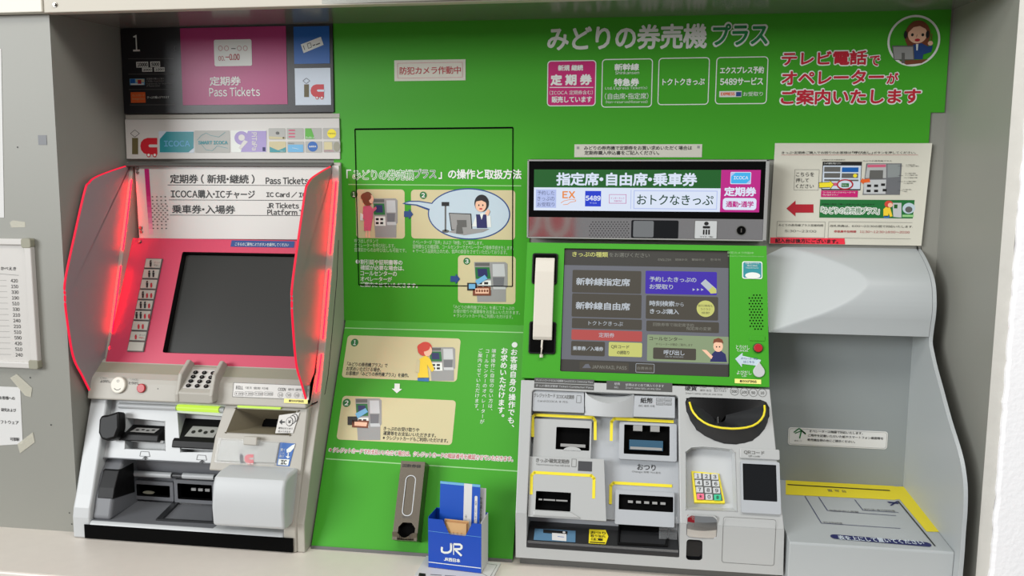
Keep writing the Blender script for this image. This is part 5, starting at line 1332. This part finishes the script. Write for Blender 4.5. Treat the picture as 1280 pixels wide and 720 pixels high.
tag(m.build('notice_strip'), 'narrow white paper strip with two lines of black lettering over the header screen', 'notice')
# laminated sheet above the writing stand
SN = Plane(-.0075, 1.876, -.0075, 1)
sh = thing('notice_sheet', SN.P(*SN.px(1062, 240), 0), 'white laminated notice with a red arrow and a green strip, above the writing stand', 'notice')
w_ = lambda x, y: (960+x/5.143, 170+y/5.143)
m = MB(); c4 = [SN.px(*w_(*p)) for p in ((45, 46), (1050, 47), (980, 705), (6, 692))]
nx = 12; vs = []; 
for row in (0, 1):
    for k in range(nx+1):
        t = k/nx; A = Vector(c4[0]).lerp(Vector(c4[1]), t); B = Vector(c4[3]).lerp(Vector(c4[2]), t); p = (A, B)[row]
        cu_ = max(0, t-.95)/.05; vs.append(SN.P(p.x, p.y, .0008+.004*cu_*cu_))
fs = [(k, nx+1+k, nx+2+k, k+1) for k in range(nx)]
m.faces(vs, fs, 'paper'); m.faces([v+SN.n*-.0006 for v in vs], [f[::-1] for f in fs], 'paper'); m.build('sheet', sh, smooth=True)
N = .0013
m = MB()
def wt(st, xl, yc, xr, hh, mt, bold=0.0, n=.0): m.text(SN, st, *w_(xl, yc), w_(xr, 0)[0], hh/5.143, mt, N+.0004+n, bold)
def wr(x0, y0, x1, y1, mt, n=0.0): m.rect(SN, SN.rect(*w_(x0, y0), *w_(x1, y1)), mt, N+n)
def wf(x0, y0, x1, y1, w=.0005, mt='print grey'): m.ringflat(SN, rr_pts(SN.rect(*w_(x0, y0), *w_(x1, y1)), 0), w, mt, N+.0002)
wt('きっぷ・定期券ご購入でお困りのお客様は', 88, 107, 535, 17, 'print black'); wt('「呼び出し」', 540, 107, 672, 18, 'print black', .02); wt('ボタンを押してください。', 678, 107, 950, 16, 'print black')
m.line(SN, *w_(84, 122), *w_(965, 122), .0006, 'deep red', N)
wf(168, 215, 326, 348)
for k, st in enumerate(('こちらを', '押して', 'ください')): wt(st, 180-k*1, 246+k*38, (296, 262, 294)[k], 26, 'print black')
wr(346, 165, 598, 348, 'print black'); wr(350, 190, 594, 340, 'sign pale', .0002); wt('きっぷの種類をお選びください', 360, 176, 470, 10, 'print white'); wt('お問合せ先の画面表示', 346, 153, 496, 8, 'print black')
for x0, y0, x1, y1, mt in ((360, 198, 464, 230, 'print grey'), (360, 238, 462, 268, 'print grey'), (474, 202, 580, 232, 'sign blue'), (472, 240, 578, 270, 'print grey'), (360, 278, 460, 290, 'print grey'), (470, 280, 580, 290, 'print grey'), (360, 300, 440, 320, 'suit pink')): wr(x0, y0, x1, y1, mt, .0004)
a = w_(560, 255); m.ell(SN, a[0], a[1], 2.5, 2.4, 'yellow', N+.0006); a = w_(495, 312); m.ell(SN, a[0], a[1], 10.5, 7, 'deep red', N+.0006); m.ell(SN, a[0], a[1], 8.6, 5.2, 'sign pale', N+.0008); wr(470, 304, 518, 328, 'badge green', .001); wt('呼び出し', 474, 316, 514, 10, 'print white', 0, .001)
arrow(SN, *w_(328, 316), *w_(424, 312), 3.6, 6, 5, 'print black', N+.0006); arrow(SN, *w_(330, 316), *w_(421, 312), 2.9, 5, 4.4, 'yellow', N+.0008)
wr(340, 350, 576, 392, 'label pink', .0002); wt('コールセンターのオペレーターを', 352, 362, 562, 10, 'print white'); wt('呼び出すボタン', 352, 378, 452, 10, 'print white')
m.pxpoly(SN, [w_(*p) for p in ((632, 176), (860, 176), (848, 378), (608, 378))], 'cavity grey', N+.0001); m.pxpoly(SN, [w_(*p) for p in ((640, 182), (760, 180), (760, 270), (625, 270))], 'machine grey', N+.0003); m.pxpoly(SN, [w_(*p) for p in ((655, 220), (740, 220), (738, 275), (650, 275))], 'print grey', N+.0005); m.pxpoly(SN, [w_(*p) for p in ((768, 182), (850, 182), (845, 262), (768, 268))], 'stand panel', N+.0003); m.pxpoly(SN, [w_(*p) for p in ((640, 185), (758, 183), (757, 200), (640, 202))], 'suit pink', N+.0005); m.pxpoly(SN, [w_(*p) for p in ((618, 282), (760, 280), (755, 372), (615, 372))], 'machine light', N+.0003)
for x, y in ((635, 312), (680, 312), (725, 305), (632, 345), (680, 345), (735, 340)): wr(x, y, x+26, y+16, 'print black', .0005)
arrow(SN, *w_(655, 285), *w_(592, 292), 2.2, 4, 4, 'orange', N+.0008)
wt('みどりの券売機プラス', 610, 160, 795, 9, 'print black')
for x, y, l in ((885, 185, 60), (885, 194, 85), (880, 240, 70), (880, 252, 90), (875, 268, 95), (872, 292, 80), (872, 304, 60), (866, 344, 55), (866, 356, 30)): wt('テレビ電話で案内', x, y, x+l, 7, 'print black')
for y in (193, 254, 293, 350): m.line(SN, *w_(835, y), *w_(868, y), .0004, 'print black', N+.0006)
arrow(SN, *w_(292, 466), *w_(118, 466), 5.2, 10, 11.5, 'deep red', N+.0002)
m.pxpoly(SN, [w_(*p) for p in ((335, 408), (966, 412), (952, 530), (329, 524))], 'badge green', N+.0002)
wt('定期券の発売 ご購入・変更・払い戻しができます', 345, 438, 685, 10, 'print black', 0, .0002); m.text(SN, '「みどりの券売機プラス」', *w_(342, 478), w_(715, 0)[0], 8.5, 'badge green', N+.0012, 0, 'print white', .12)
Pp(SN, [w_(*p) for p in ((742, 470), (760, 455), (785, 460), (800, 515), (785, 520), (775, 495), (772, 518), (742, 516))], 'shirt yellow', N+.0006); a = w_(776, 438); m.ell(SN, a[0], a[1], 5.2, 4.6, 'hair red', N+.0006); a = w_(786, 444); m.ell(SN, a[0], a[1], 3, 3, 'skin', N+.0008)
wr(742, 512, 778, 527, 'trouser blue', .0006)
m.pxpoly(SN, [w_(*p) for p in ((800, 430), (858, 430), (858, 525), (806, 520))], 'machine light', N+.0005); wr(808, 440, 830, 465, 'dark green', .0007)
a = w_(905, 465); m.ell(SN, a[0], a[1], 7.8, 7.2, 'bubble blue', N+.0006); m.ell(SN, a[0], a[1]+1.5, 4.5, 4, 'print grey', N+.0008); wr(862, 506, 945, 520, 'line green', .0004)
wf(55, 548, 365, 650); wf(386, 550, 948, 655)
wt('みどりの券売機プラス営業時間', 68, 572, 354, 15, 'print black'); wt('5:30～23:00', 108, 610, 310, 15, 'print grey'); wt('改札係員は、6:00～23:30の間で対応いたします。', 398, 577, 935, 15, 'print black'); wt('非係員不在時間', 424, 613, 566, 15, 'deep red', .02); wt('11:30～12:30・18:00～20:00', 590, 615, 910, 14, 'deep red', .0)
m.build('print', sh)
m = MB(); p4 = [SN.px(*w_(*p)) for p in ((15, 652), (490, 658), (494, 696), (13, 690))]; m.ext(SN, p4, .0009, .0018, 'tape red'); N = .0018; m.text(SN, '記入台は後方にございます。', *w_(46, 672), w_(452, 0)[0], 5.6, 'print black', .0023, .03)
tag(m.build('lettered_tape'), 'strip of red tape with handwritten black lettering along the bottom of the laminated notice', 'tape')

# ================================================================== WRITING STAND
ws = thing('writing_stand', (.46, -.15, ZC), 'pale grey writing stand with a curved hood and yellow-edged desk top by the right wall', 'writing stand')
SX0, SX1 = .300, .606
def sx(x, y): p = on_x(x, y, .613); return (p.y, p.z)
edge = [sx(x, y) for x, y in ((1147, 306), (1149.5, 309), (1156, 319), (1162, 331), (1167, 344), (1170, 358), (1171, 378), (1170, 395), (1168, 409), (1166, 427), (1168, 440), (1172.5, 460), (1179.7, 486), (1190, 524), (1199.8, 555), (1205, 574), (1208, 591), (1210, 612), (1209.5, 640), (1207.5, 665), (1206, 690))]
edge = smooth_curve(edge, 3)
zbot = ZC+.001
side = edge+[(edge[-1][0]+.002, zbot), (-.001, zbot), (-.001, edge[0][1])]
m = MB(); m.prism(side, SX1, SX1+.007, 'stand grey'); m.build('side_panel', ws, bevel=.001)
hoodp = [p for p in edge if p[1] > sx(1166, 427)[1]]
zh0, zh1 = hoodp[-1][1], hoodp[0][1]
def hy(z):
    for k in range(len(hoodp)-1):
        (y0, z0), (y1, z1) = hoodp[k], hoodp[k+1]
        if z1 <= z <= z0: f = (z-z1)/(z0-z1+1e-9); return y1+(y0-y1)*f
    return hoodp[0][0] if z > hoodp[0][1] else hoodp[-1][0]
A = Vector((SX0, hy(zh1)-.0, zh1)); B = Vector((SX0, hy(zh0)-.0, zh0)); tip = on_y(1084, 357, hy(1.315)); Cc = Vector((tip.x, hy(tip.z), tip.z))
pn = (B-A).cross(Cc-A)
def cut(x, z): return A.y-(pn.x*(x-A.x)+pn.z*(z-A.z))/pn.y
nu, nv = 90, 60; vs = []; fs = []
for j in range(nv+1):
    z = zh1+(zh0-zh1)*j/nv
    for i in range(nu+1):
        x = SX0+(SX1-.001-SX0)*i/nu; vs.append((x, max(hy(z), cut(x, z)), z))
for j in range(nv):
    for i in range(nu): a = j*(nu+1)+i; fs.append((a, a+nu+1, a+nu+2, a+1))
b0 = len(vs)
for i in (0, nu): x = SX0+(SX1-.001-SX0)*i/nu; vs += [(x, -.003, zh1), (x, -.003, zh0)]
fs += [tuple([k for k in range(0, nu+1)]+[b0+2, b0]), tuple([nv*(nu+1)+k for k in range(nu, -1, -1)]+[b0+1, b0+3]), tuple([j*(nu+1) for j in range(nv, -1, -1)]+[b0, b0+1]), tuple([j*(nu+1)+nu for j in range(nv+1)]+[b0+3, b0+2])]
m = MB(); m.faces(vs, fs, 'stand grey'); hd_ = m.build('hood', ws, smooth=True)
m = MB(); hp_ = on_y(972, 318, -.02); 
for x, y in ((971, 316.5), (971.5, 318.8)): p = on_y(x, y, cut(SX0+.012, 1.38)-.0006); m.flat(Plane(p.y, 0, p.y, -1), circ(p.x, p.z, .0008, seg=6), 'print black', 0)
m.build('hood_hole', ws)
zt0 = .893; zt1 = sx(1202, 694)[1]; yt1 = sx(1202, 694)[0]+.012
DT = Plane(-.004, zt0, yt1, zt1)
m = MB(); m.box(SX0, -.010, zt0-.01, SX1, -.002, zh0+.004, 'stand panel'); m.build('back_panel', ws)
m = MB(); m.prism([(-.004, zt0), (yt1, zt1), (yt1-.001, zt1-.004), (yt1+.004, zbot), (-.004, zbot)], on_y(987, 678.4, yt1).x, SX1-.0005, 'stand grey'); m.build('desk', ws, bevel=.0012)
m = MB()
def dp(pts, mt, n): m.pxpoly(DT, pts, mt, n)
d7 = lambda x, y: (960+x/4.5, 560+y/4.5); d5 = lambda x, y: (1120+x/4.5, 560+y/4.5)
dp([d7(100, 181), d7(710, 214), d7(716, 292), d7(100, 262)], 'yellow', .0006)
dp([d5(-12, 216), d5(44, 217), d5(258, 463), d5(260, 472), d5(172, 470), d5(20, 288), d5(-12, 290)], 'yellow', .0007)
m.build('yellow_border', ws)
m = MB(); m.line(DT, *d7(110, 205), *d7(686, 239), .0045, 'print black', .0012)
m.text(DT, '置 写 台', *d7(335, 238), d7(440, 0)[0], 3, 'print grey', .0012)
for p in (((208, 270), (300, 422)), ((300, 422), (745, 452)), ((285, 275), (335, 352)), ((335, 352), (720, 380)), ((488, 290), (535, 350)), ((535, 350), (735, 362))): m.line(DT, *d7(*p[0]), *d7(*p[1]), .0014, 'dark navy', .0010)
m.line(DT, *d5(10, 296), *d5(220, 551), .0026, 'print black', .0010)
dp([d7(*p) for p in ((668, 300), (735, 306), (735, 314), (682, 309))], 'dark navy', .0012); dp([d7(*p) for p in ((685, 322), (722, 298), (732, 300), (696, 324))], 'dark navy', .0012)
for st, x, y, x1 in (('学生証等証明書', 310, 417, 418), ('定期券申込書類', 345, 350, 510), ('割引証・身分証明書', 540, 344, 715)): m.text(DT, st, *d7(x, y), d7(x1, 0)[0], 2.2, 'print grey', .0012)
m.build('placing_guide', ws)
m = MB(); pl0 = DT.px(1044, 671.3); pl1 = DT.px(1157.5, 680.6); w0 = .0085
a = [(pl0[0]+w0*math.cos(math.radians(q)), pl0[1]+w0*math.sin(math.radians(q))) for q in range(90, 271, 20)]+[(pl1[0]+w0*math.cos(math.radians(q)), pl1[1]-.001+w0*math.sin(math.radians(q))) for q in range(-90, 91, 20)]
m.flat(DT, a, 'dark navy', .0010); r = (pl0[0]+.004, min(pl0[1], pl1[1])-.0048, pl1[0]-.003, max(pl0[1], pl1[1])+.0046); m.textfit(DT, '表を上にして置いてください', r, 'sign pale', .0016, .02); m.build('blue_label', ws)
BP = Plane(-.010, 1.3, -.010, 1)
m = MB(); c4 = [BP.px(x, y) for x, y in ((985, 534), (1110, 538.5), (1108.5, 562.5), (984.5, 553.5))]
r = (c4[3][0], c4[3][1]-.004, c4[1][0], c4[0][1])
m.ext(BP, rr_pts(r, .006), 0, .0012, 'white paper'); m.ringflat(BP, rr_pts(grow(r, -.002), .005), .0006, 'pale grey print', .0016)
e5 = lambda x, y: (960+x/2.481, 430+y/2.483)
m.line(BP, *e5(98, 293), *e5(104, 268), .0028, 'badge green', .0018); m.line(BP, *e5(104, 268), *e5(116, 278), .0028, 'badge green', .0018); m.line(BP, *e5(80, 274), *e5(97, 262), .0026, 'badge green', .0018); m.line(BP, *e5(97, 262), *e5(117, 280), .0026, 'badge green', .0018); m.line(BP, *e5(84, 277), *e5(104, 269), .002, 'badge green', .0018)
m.text(BP, '宮ボード', *e5(82, 300), e5(105, 0)[0], 1.8, 'print black', .0018)
for st, x, y, x1 in (('オペレーターは無線で対応いたします。', 128, 270, 294), ('ご用件を記載いただいた紙やスマートフォン画面等を', 124, 283, 358), ('券売機左側の台にご提示ください。', 122, 297, 270)): m.text(BP, st, *e5(x, y), e5(x1, 0)[0], 3.2, 'print black', .0018, .015)
m.build('white_sticker', ws)

# ================================================================== STEEL BOX, LEAFLET BOX, LEAFLETS
ND = .040
tb = thing('used_ticket_box', SL.P(*SL.px(510, 625), 0), 'narrow brushed steel used-coupon box fixed to the lower part of the sloping green board', 'ticket box')
q_ = lambda x, y: (470+x/4.5, 560+y/4.5)
f0 = SL.px(*q_(138, 70), ND); f1 = SL.px(*q_(270, 80), ND); f2 = SL.px(*q_(95, 505), ND); f3 = SL.px(*q_(235, 535), ND)
bx = ((f0[0]+f2[0])/2, (f2[1]+f3[1])/2, (f1[0]+f3[0])/2, (f0[1]+f1[1])/2)
m = MB(); W = bx[2]-bx[0]; H = bx[3]-bx[1]
oval = rr_pts((bx[0]+W*.27, bx[1]+H*.30, bx[0]+W*.70, bx[1]+H*.82), W*.2, 6)
mouth = [(bx[0]+W*.2, bx[1]+.0005), (bx[2]-W*.12, bx[1]+.0005), (bx[2]-W*.12, bx[1]+H*.16), (bx[0]+W*.72, bx[1]+H*.22), (bx[0]+W*.36, bx[1]+H*.22), (bx[0]+W*.2, bx[1]+H*.16)]
m.plate(SL, rr_pts(bx, 0), [(oval, .0015, 'screw metal', 'steel', 1.0), (mouth, .012, 'dark steel', 'matt black', .95)], ND, ND-.0008, 'steel'); m.build('body', tb, bevel=.0006)
m = MB(); m.ringflat(SL, oval, .0016, 'aluminium', ND+.0004); m.text(SL, '回数券袋', *q_(150, 98), q_(252, 0)[0], 4.2, 'print black', ND+.0006, .02); m.text(SL, '取出口', *q_(146, 387), q_(200, 0)[0], 2.8, 'print grey', ND+.0006); m.build('lettering', tb)
m = MB(); lipp = []
for k in range(13):
    t = k/12; u = bx[0]+W*t; d = .010*math.sin(math.pi*min(max((t-.2)/.6, 0), 1))
    lipp.append(SL.P(u, bx[1]+H*.055+.006-d*1.0, ND+.006))
base_ = [SL.P(bx[0]+W*k/12, bx[1], ND-.004) for k in range(13)]
m.faces(lipp+base_, [(k, k+13, k+14, k+1) for k in range(12)], 'steel'); m.faces([p+SL.n*-.0012 for p in lipp+base_], [(k+1, k+14, k+13, k) for k in range(12)], 'dark steel'); m.build('lip', tb)

pd = MB(); zp = ZC+.0005
pad = [on_z(x, y, zp) for x, y in ((518, 722), (533, 697), (626, 705.5), (612, 732))]
pd.solid([tuple(p) for p in pad], [(p.x, p.y, ZC+.0045) for p in pad], 'white paper')
PPl = Plane.frame(Vector((0, 0, ZC+.0045)), pad[3]-pad[0], pad[1]-pad[0])
pd.pxpoly(PPl, [(524, 716), (532, 717), (532, 721), (523, 720)], 'print black', .0005)
for k in range(3): pd.line(PPl, 538+k*18, 718+k*1.2, 552+k*18, 719+k*1.2, .0022, 'print grey', .0005)
q5 = [PPl.px(x, y) for x, y in ((600, 715), (606, 704.5), (621, 706.5), (612, 722))]; pd.ringflat(PPl, q5, .0007, 'print grey', .0005)
tag(pd.build('form_pad'), 'flat pad of printed white forms lying under the blue leaflet box', 'paper pad')
ZL = ZC+.0048
FL = on_z(535.5, 709, ZL); FR = on_z(601.5, 717, ZL); BR = on_z(608.5, 702.5, ZL)
ud = (FR-FL).normalized(); wd = (FR-FL).length; dd = Vector((-ud.y, ud.x, 0)); dp_ = max(.02, (BR-FR).dot(dd))
FP = Plane.frame(FL, ud, Vector((0, 0, 1)))
lb = thing('leaflet_box', FL+ud*wd/2+dd*dp_/2, 'small blue cardboard leaflet box with white letters and a notched front, on the counter', 'leaflet box')
hL = FP.px(535.5, 648)[1]; hR = FP.px(604.5, 655.5)[1]; hN = FP.px(570, 669)[1]
nx_ = [FP.px(x, 660)[0] for x in (553.5, 561.5, 581.5, 590.5)]
frt = [(0, 0), (wd, 0), (wd, (hL+hR)/2), (nx_[3], (hL+hR)/2), (nx_[2], hN), (nx_[1], hN), (nx_[0], hL), (0, hL)]
m = MB(); m.ext(FP, frt, -.0008, 0, 'box blue')
hb = hL+.003
for (u0, u1, n0_, n1_, hh, mt) in ((0, wd, -dp_, -dp_+.0008, hb, 'box blue'), (0, .0008, -dp_+.0008, -.0008, hb, 'box blue'), (wd-.0008, wd, -dp_+.0008, -.0008, hb, 'white paper'), (0, wd, -dp_, 0, .0008, 'cardboard')): m.block(FP, (u0, 0, u1, hh), n0_, n1_, mt)
m.build('carton', lb)
m = MB(); N = .0004
y0_ = FP.px(545, 708)[1]
m.lineuv(FP, (0.0005, FP.px(537, 702.5)[1]), (wd-.0005, FP.px(537, 702.5)[1]), .0016, 'print white', N)
m.lineuv(FP, (0.0, FP.px(540, 664)[1]), (wd, FP.px(540, 664)[1]-.001), .0006, 'sky blue', N)
# the JR letters as joined strokes
jr = lambda x, y: (470+x/4.5, 560+y/4.5)
def stroke(pts, w):
    P = [Vector(FP.px(*jr(x, y))) for x, y in pts]
    for k in range(len(P)-1): m.lineuv(FP, P[k], P[k+1], w, 'print white', N+.0002); m.flat(FP, circ(P[k+1].x, P[k+1].y, w/2, seg=10), 'print white', N+.0003) if k < len(P)-2 else None
stroke([(423, 535), (423, 572), (417, 582), (404, 588), (385, 588), (372, 582), (370, 570), (372, 556)], .0042)
stroke([(437, 540), (473, 542), (482, 550), (482, 560), (473, 568), (445, 568), (450, 575), (482, 606)], .0042)
stroke([(423, 535), (427, 545)], .003); stroke([(437, 540), (437, 600)], .0018)
m.text(FP, 'JR西日本', *jr(381, 624), jr(474, 0)[0], 4.8, 'print white', N, .04); m.build('printing', lb)
def leaflet(nm, n, tilt, px0, px1, ptop, label, deco, mt):
    a = FP.px(px0, 650, n)[0]; b = FP.px(px1, 650, n)[0]; top = FP.px((px0+px1)/2, ptop, n)[1]
    z0 = .0015; o = FP.P(a, z0, n); LPn = Plane.frame(o, FP.u, FP.v-FP.n*tilt)
    m = MB(); w = b-a; h = (top-z0)/LPn.v.z; m.block(LPn, (0, 0, w, h), -.0012, 0, mt)
    deco(m, LPn, w, h); return tag(m.build(nm), label, 'leaflet')
def d1(m, P, w, h):
    m.rect(P, (w*.60, 0, w*.80, h), 'white paper', .0004); m.rect(P, (w*.0, h*.97, w, h), 'sky blue', .0003)
    m.textfit(P, 'ネット予約ならWEB', (w*.64, h*.08, w*.69, h*.62), 'print grey', .0007, 0, True); m.textfit(P, 'エクスプレス', (w*.71, h*.08, w*.76, h*.5), 'print grey', .0007, 0, True)
    r = (w*.87, h*.5, w*.94, h*.86); m.rect(P, r, 'white paper', .0004, w*.03); m.textfit(P, 'きっぷ', (w*.89, h*.56, w*.92, h*.80), 'navy', .0007, 0, True)
    m.textfit(P, 'GO!', (w*.12, h*.30, w*.5, h*.48), 'white paper', .0007, .05)
def d2(m, P, w, h):
    m.rect(P, (w*.62, 0, w*.70, h), 'leaflet blue', .0003); m.textfit(P, 'お客様の皆様へのご案内', (w*.82, h*.3, w*.9, h*.88), 'print black', .0006, 0, True)
nb = -dp_
leaflet('leaflet', nb*.72, .10, 565, 605, 612, 'white leaflet with a column of small black lettering, rear one in the blue box', d2, 'white paper')
leaflet('leaflet', nb*.52, .08, 548, 598, 606.5, 'blue leaflet with a white band, front one in the blue box', d1, 'leaflet blue')
for k in range(3):
    a = FP.px(558-k*1.5, 660, -.006)[0]; b = FP.px(583+k*1.2, 660, -.006)[0]; n = -.0035-.0022*k
    cP = Plane.frame(FP.P(a, .0015, n), FP.u, FP.v-FP.n*.02); m = MB(); h = FP.px(570, 655-k*1.8, n)[1]; m.block(cP, (0, 0, b-a, h), -.0009, 0, 'cardboard' if k % 2 == 0 else 'card brown')
    for j in range(4): m.rect(cP, ((b-a)*(.12+.2*j), h*.72, (b-a)*(.2+.2*j), h*.80), 'card brown' if k % 2 == 0 else 'cardboard', .0003)
    tag(m.build('ticket_card'), 'small brown card in the notch of the blue leaflet box', 'card', 'brown cards in the leaflet box')

# ================================================================== LEFT PILLAR: PRICE BOARD AND PAPERS
pb = thing('fare_board', PI.P(*PI.px(10, 380), .008), 'white framed fare price board hanging on the left pillar', 'notice board')
NB = .013
b1 = lambda x, y: (x/2.4, 280+y/2.4)
R0 = PI.px(*b1(92, 45), NB); R1 = PI.px(*b1(112, 435), NB); uR = (R0[0]+R1[0])/2; uL = uR-.42
fr = (uL, R1[1], uR, R0[1])
m = MB(); m.block(PI, grow(fr, -.008), 0, .006, 'white board'); m.build('board', pb)
m = MB()
for r in ((fr[0], fr[3]-.013, fr[2], fr[3]), (fr[0], fr[1], fr[2], fr[1]+.013), (fr[2]-.016, fr[1]+.013, fr[2], fr[3]-.013), (fr[0], fr[1]+.013, fr[0]+.016, fr[3]-.013)): m.block(PI, r, 0, NB, 'white board')
m.build('frame', pb, bevel=.002)
for r in ((fr[2]-.021, fr[3]-.019, fr[2]+.001, fr[3]+.001), (fr[2]-.021, fr[1]-.001, fr[2]+.001, fr[1]+.019)):
    m = MB(); m.block(PI, r, 0, NB+.001, 'corner grey', .005); m.build('corner_cap', pb, bevel=.0015)
m = MB(); m.text(PI, 'かべえき', *b1(2, 133), b1(48, 0)[0], 4.2, 'print black', .0066, .02); m.line(PI, *b1(-30, 147), *b1(56, 154), .0006, 'print grey', .0066)
ps = (420, 150, 330, 190, 510, 330, 210, 240, 210, 510, 590, 420, 510, 240)
for k, p in enumerate(ps):
    y = 170+k*17.1; x = 32+k*1.1; m.text(PI, str(p), *b1(x, y), b1(x+21, 0)[0], 4.3, 'print black', .0066, .01); m.line(PI, *b1(-30+k, y-1.5), *b1(x-13, y-1), .0004, 'print grey', .0066)
m.build('lettering', pb)
m = MB(); w4 = [PI.px(*b1(x, y), .001) for x, y in ((-60, 485), (60, 490), (68, 660), (-60, 668))]; m.ext(PI, w4, .0002, .0008, 'white paper')
for k, st in enumerate(('お客様への', '研究および', 'ソフトウェア', '可部駅')): m.text(PI, st, *b1((-2, 3, -10, 30)[k], (521, 557, 593, 645)[k]), b1((44, 48, 56, 58)[k], 0)[0], 4.4, 'print black', .0013, .015)
tag(m.build('notice_paper'), 'white notice paper taped to the left pillar under the fare board', 'notice')
for i, q in enumerate((((30, 462), (50, 450), (96, 492), (92, 520), (75, 515)), ((52, 660), (98, 625), (104, 655), (60, 688)))):
    m = MB(); m.ext(PI, [PI.px(*b1(x, y), .0014) for x, y in q], .0009, .0013, 'clear tape')
    tag(m.build('sticky_tape'), ('piece of clear tape over the upper right corner of the pillar notice', 'piece of clear tape over the lower right corner of the pillar notice')[i], 'tape')
m = MB(); m.ext(PI, [PI.px(x, y, .001) for x, y in ((12, 278), (16, 275.5), (31, 277.5), (31.5, 284), (14, 284.5))], .0002, .0006, 'clear tape'); tag(m.build('sticky_tape'), 'scrap of clear tape on the pillar just over the fare board', 'tape')
m = MB(); m.ext(PI, [PI.px(x, y, .001) for x, y in ((-60, 60), (1.2, 61), (5, 272), (-60, 272))], .0002, .0008, 'white paper'); tag(m.build('poster'), 'edge of a white poster on the left pillar above the fare board', 'poster')

# red advertising board across the hall: the ticket machine's mirror strip shows it
bs = thing('advertising_stand', (-.62, -3.2, 0), 'red advertising board on legs across the hall, seen only as a reflection', 'advertising board')
AD = Plane.frame((-.28, -3.2, .45), (-1, 0, 0), (0, 0, 1))
m = MB(); m.block(AD, (0, 0, .75, 1.3), -.02, 0, 'tape red'); m.build('board', bs, bevel=.003)
m = MB(); m.textfit(AD, '00', (.02, .80, .36, 1.06), 'print white', .001, .02); m.textfit(AD, '個', (.40, .78, .52, .9), 'print white', .001, .02); m.textfit(AD, '0', (.05, .45, .25, .78), 'print white', .001, .02); m.build('lettering', bs)
for x in (-.95, -.36):
    m = MB(); m.box(x-.015, -3.24, 0, x+.015, -3.20, .46, 'aluminium'); m.box(x-.015, -3.42, 0, x+.015, -3.02, .02, 'aluminium'); m.build('leg', bs)
